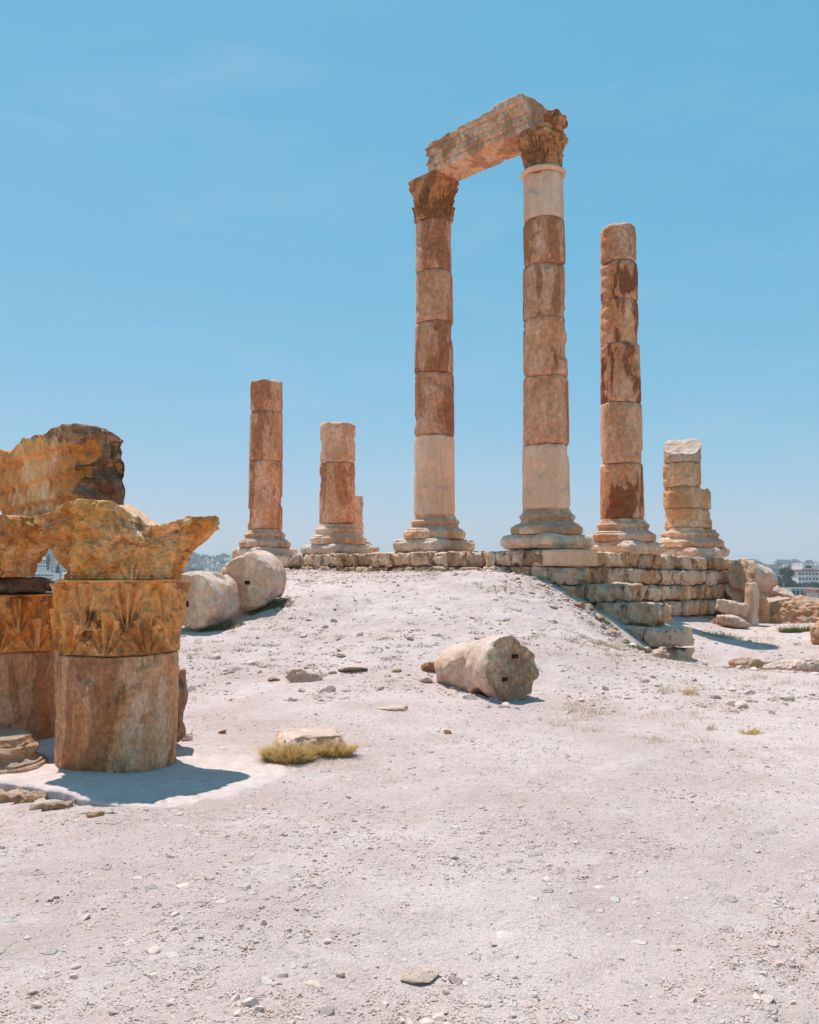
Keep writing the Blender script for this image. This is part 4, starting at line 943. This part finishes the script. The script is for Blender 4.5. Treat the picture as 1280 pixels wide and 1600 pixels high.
def tpx(px, pb, d, hp, wp, label, **k):
    c = W(px, pb, d); tree(c[0], d, c[2], hp*d/F, wp*d/F, label, **k)
tpx(1233, 920, 520, 34, 22, 'tall round-crowned tree between the grey office block and the banded building', seed=1)
tpx(1218, 926, 470, 25, 13, 'dark cypress in front of the grey office block', cyp=True, seed=2)
tpx(1240, 925, 500, 18, 26, 'broad dark tree under the tall round-crowned tree', seed=3)
tpx(1275, 928, 480, 18, 26, 'green tree below the banded building at the right edge', seed=4)
tpx(1257, 926, 500, 14, 22, 'low green tree between the banded building and the low grey building', seed=5)
tpx(1209, 898, 900, 9, 5, 'small far cypress on the right skyline', cyp=True, seed=6, n=200)
tpx(1186, 897, 900, 8, 5, 'small far cypress left of the grey office block', cyp=True, seed=7, n=200)
tpx(75, 892, 640, 26, 7, 'dark cypress in the gap between the two stacks', cyp=True, seed=8, n=500)
tpx(90, 900, 560, 18, 8, 'second dark cypress in the gap between the stacks, nearer the front capital', cyp=True, seed=9, n=500)
for i, px in enumerate([300, 312, 330, 343]): tpx(px, 893+2*(i % 2), 900, 6, 8, ['small tree among the far houses, first of four from the left', 'small tree among the far houses, second of four from the left', 'small tree among the far houses, third of four from the left', 'small tree among the far houses, fourth, nearest the slotted drum'][i], seed=20+i, n=150, group='small trees on the far hillside')
# named buildings
def building(px0, px1, ytop, ybot, d, label, floors, m='plaster', nw=6, roof=None, rot=0., tiers=(), band=None):
    x0 = at(px0, d); x1 = at(px1, d); zt_ = zy(ytop, d); zb_ = zy(ybot, d); w_ = x1-x0; h = zt_-zb_; dp = w_*.7
    t = thing('building', ((x0+x1)/2, d+dp/2, zb_), label, 'building', rot=rot)
    b = MB(); bx(b, -w_/2, w_/2, -dp/2, dp/2, -20, h)
    for (a, c_, z0_, z1_) in tiers: bx(b, a*w_, c_*w_, -dp/2+1, dp/2-1, z0_*h, z1_*h)
    b.build('wall', M[m], t, smooth=False)
    fh = h/floors
    for f in range(floors):
        b = MB()
        for k in range(nw):
            xx = -w_/2+(k+.5)*w_/nw; ww = w_/nw*.28; bx(b, xx-ww, xx+ww, -dp/2-.12, -dp/2+.1, f*fh+fh*.3, f*fh+fh*.75)
        b.build('window_row', M['glass'], t, smooth=False)
    if roof: b = MB(); bx(b, -w_/2-.8, w_/2+.8, -dp/2-.8, dp/2+.8, h+.0, h+1.1); b.build('roof_band', M['red'], t, smooth=False)
    return t
building(1247, 1310, 893, 924, 560, 'white hotel-like building with a red band under its stepped top floors', 4, nw=12, roof=True, tiers=((-.38, .5, 1.07, 1.18), (-.30, .45, 1.18, 1.3), (-.36, -.14, 1.18, 1.42)))
building(1191, 1231, 903, 930, 540, 'blue-grey office block with long window rows', 3, 'plaster3', nw=12)
building(1236, 1282, 919, 950, 330, 'low pale-grey building with a glazed ground floor, right above the bedrock', 2, 'plaster3', nw=7)
building(1186, 1200, 899, 925, 620, 'small pale building left of the office block', 3, nw=4)
building(1276, 1330, 926, 950, 300, 'red-roofed low building at the right edge', 2, 'plaster2', roof=True)
building(50, 84, 896, 908, 520, 'long low white building in the gap between the stacks', 2, nw=10)
building(56, 74, 877, 887, 700, 'red-roofed white villa in the gap between the stacks', 2, roof=True, nw=5)
building(40, 100, 906, 930, 430, 'long blue-grey shed at the bottom of the gap between the stacks', 1, 'plaster3', nw=12)

# ------------------------------------------------------------ haze
hzm = mat('haze_air'); g = NT(hzm); pv = g.node('ShaderNodeVolumePrincipled'); pv.inputs['Color'].default_value = (.93, .96, 1, 1); pv.inputs['Density'].default_value = .00027; pv.inputs['Anisotropy'].default_value = 0.
o = g.node('ShaderNodeOutputMaterial'); g.l.new(pv.outputs[0], o.inputs['Volume'])
b = MB(); bx(b, -1850, 1850, -60, 2750, -150, 60)
tag(b.build('haze', hzm, smooth=False), 'pale blue haze over the valley', 'haze', kind='stuff')
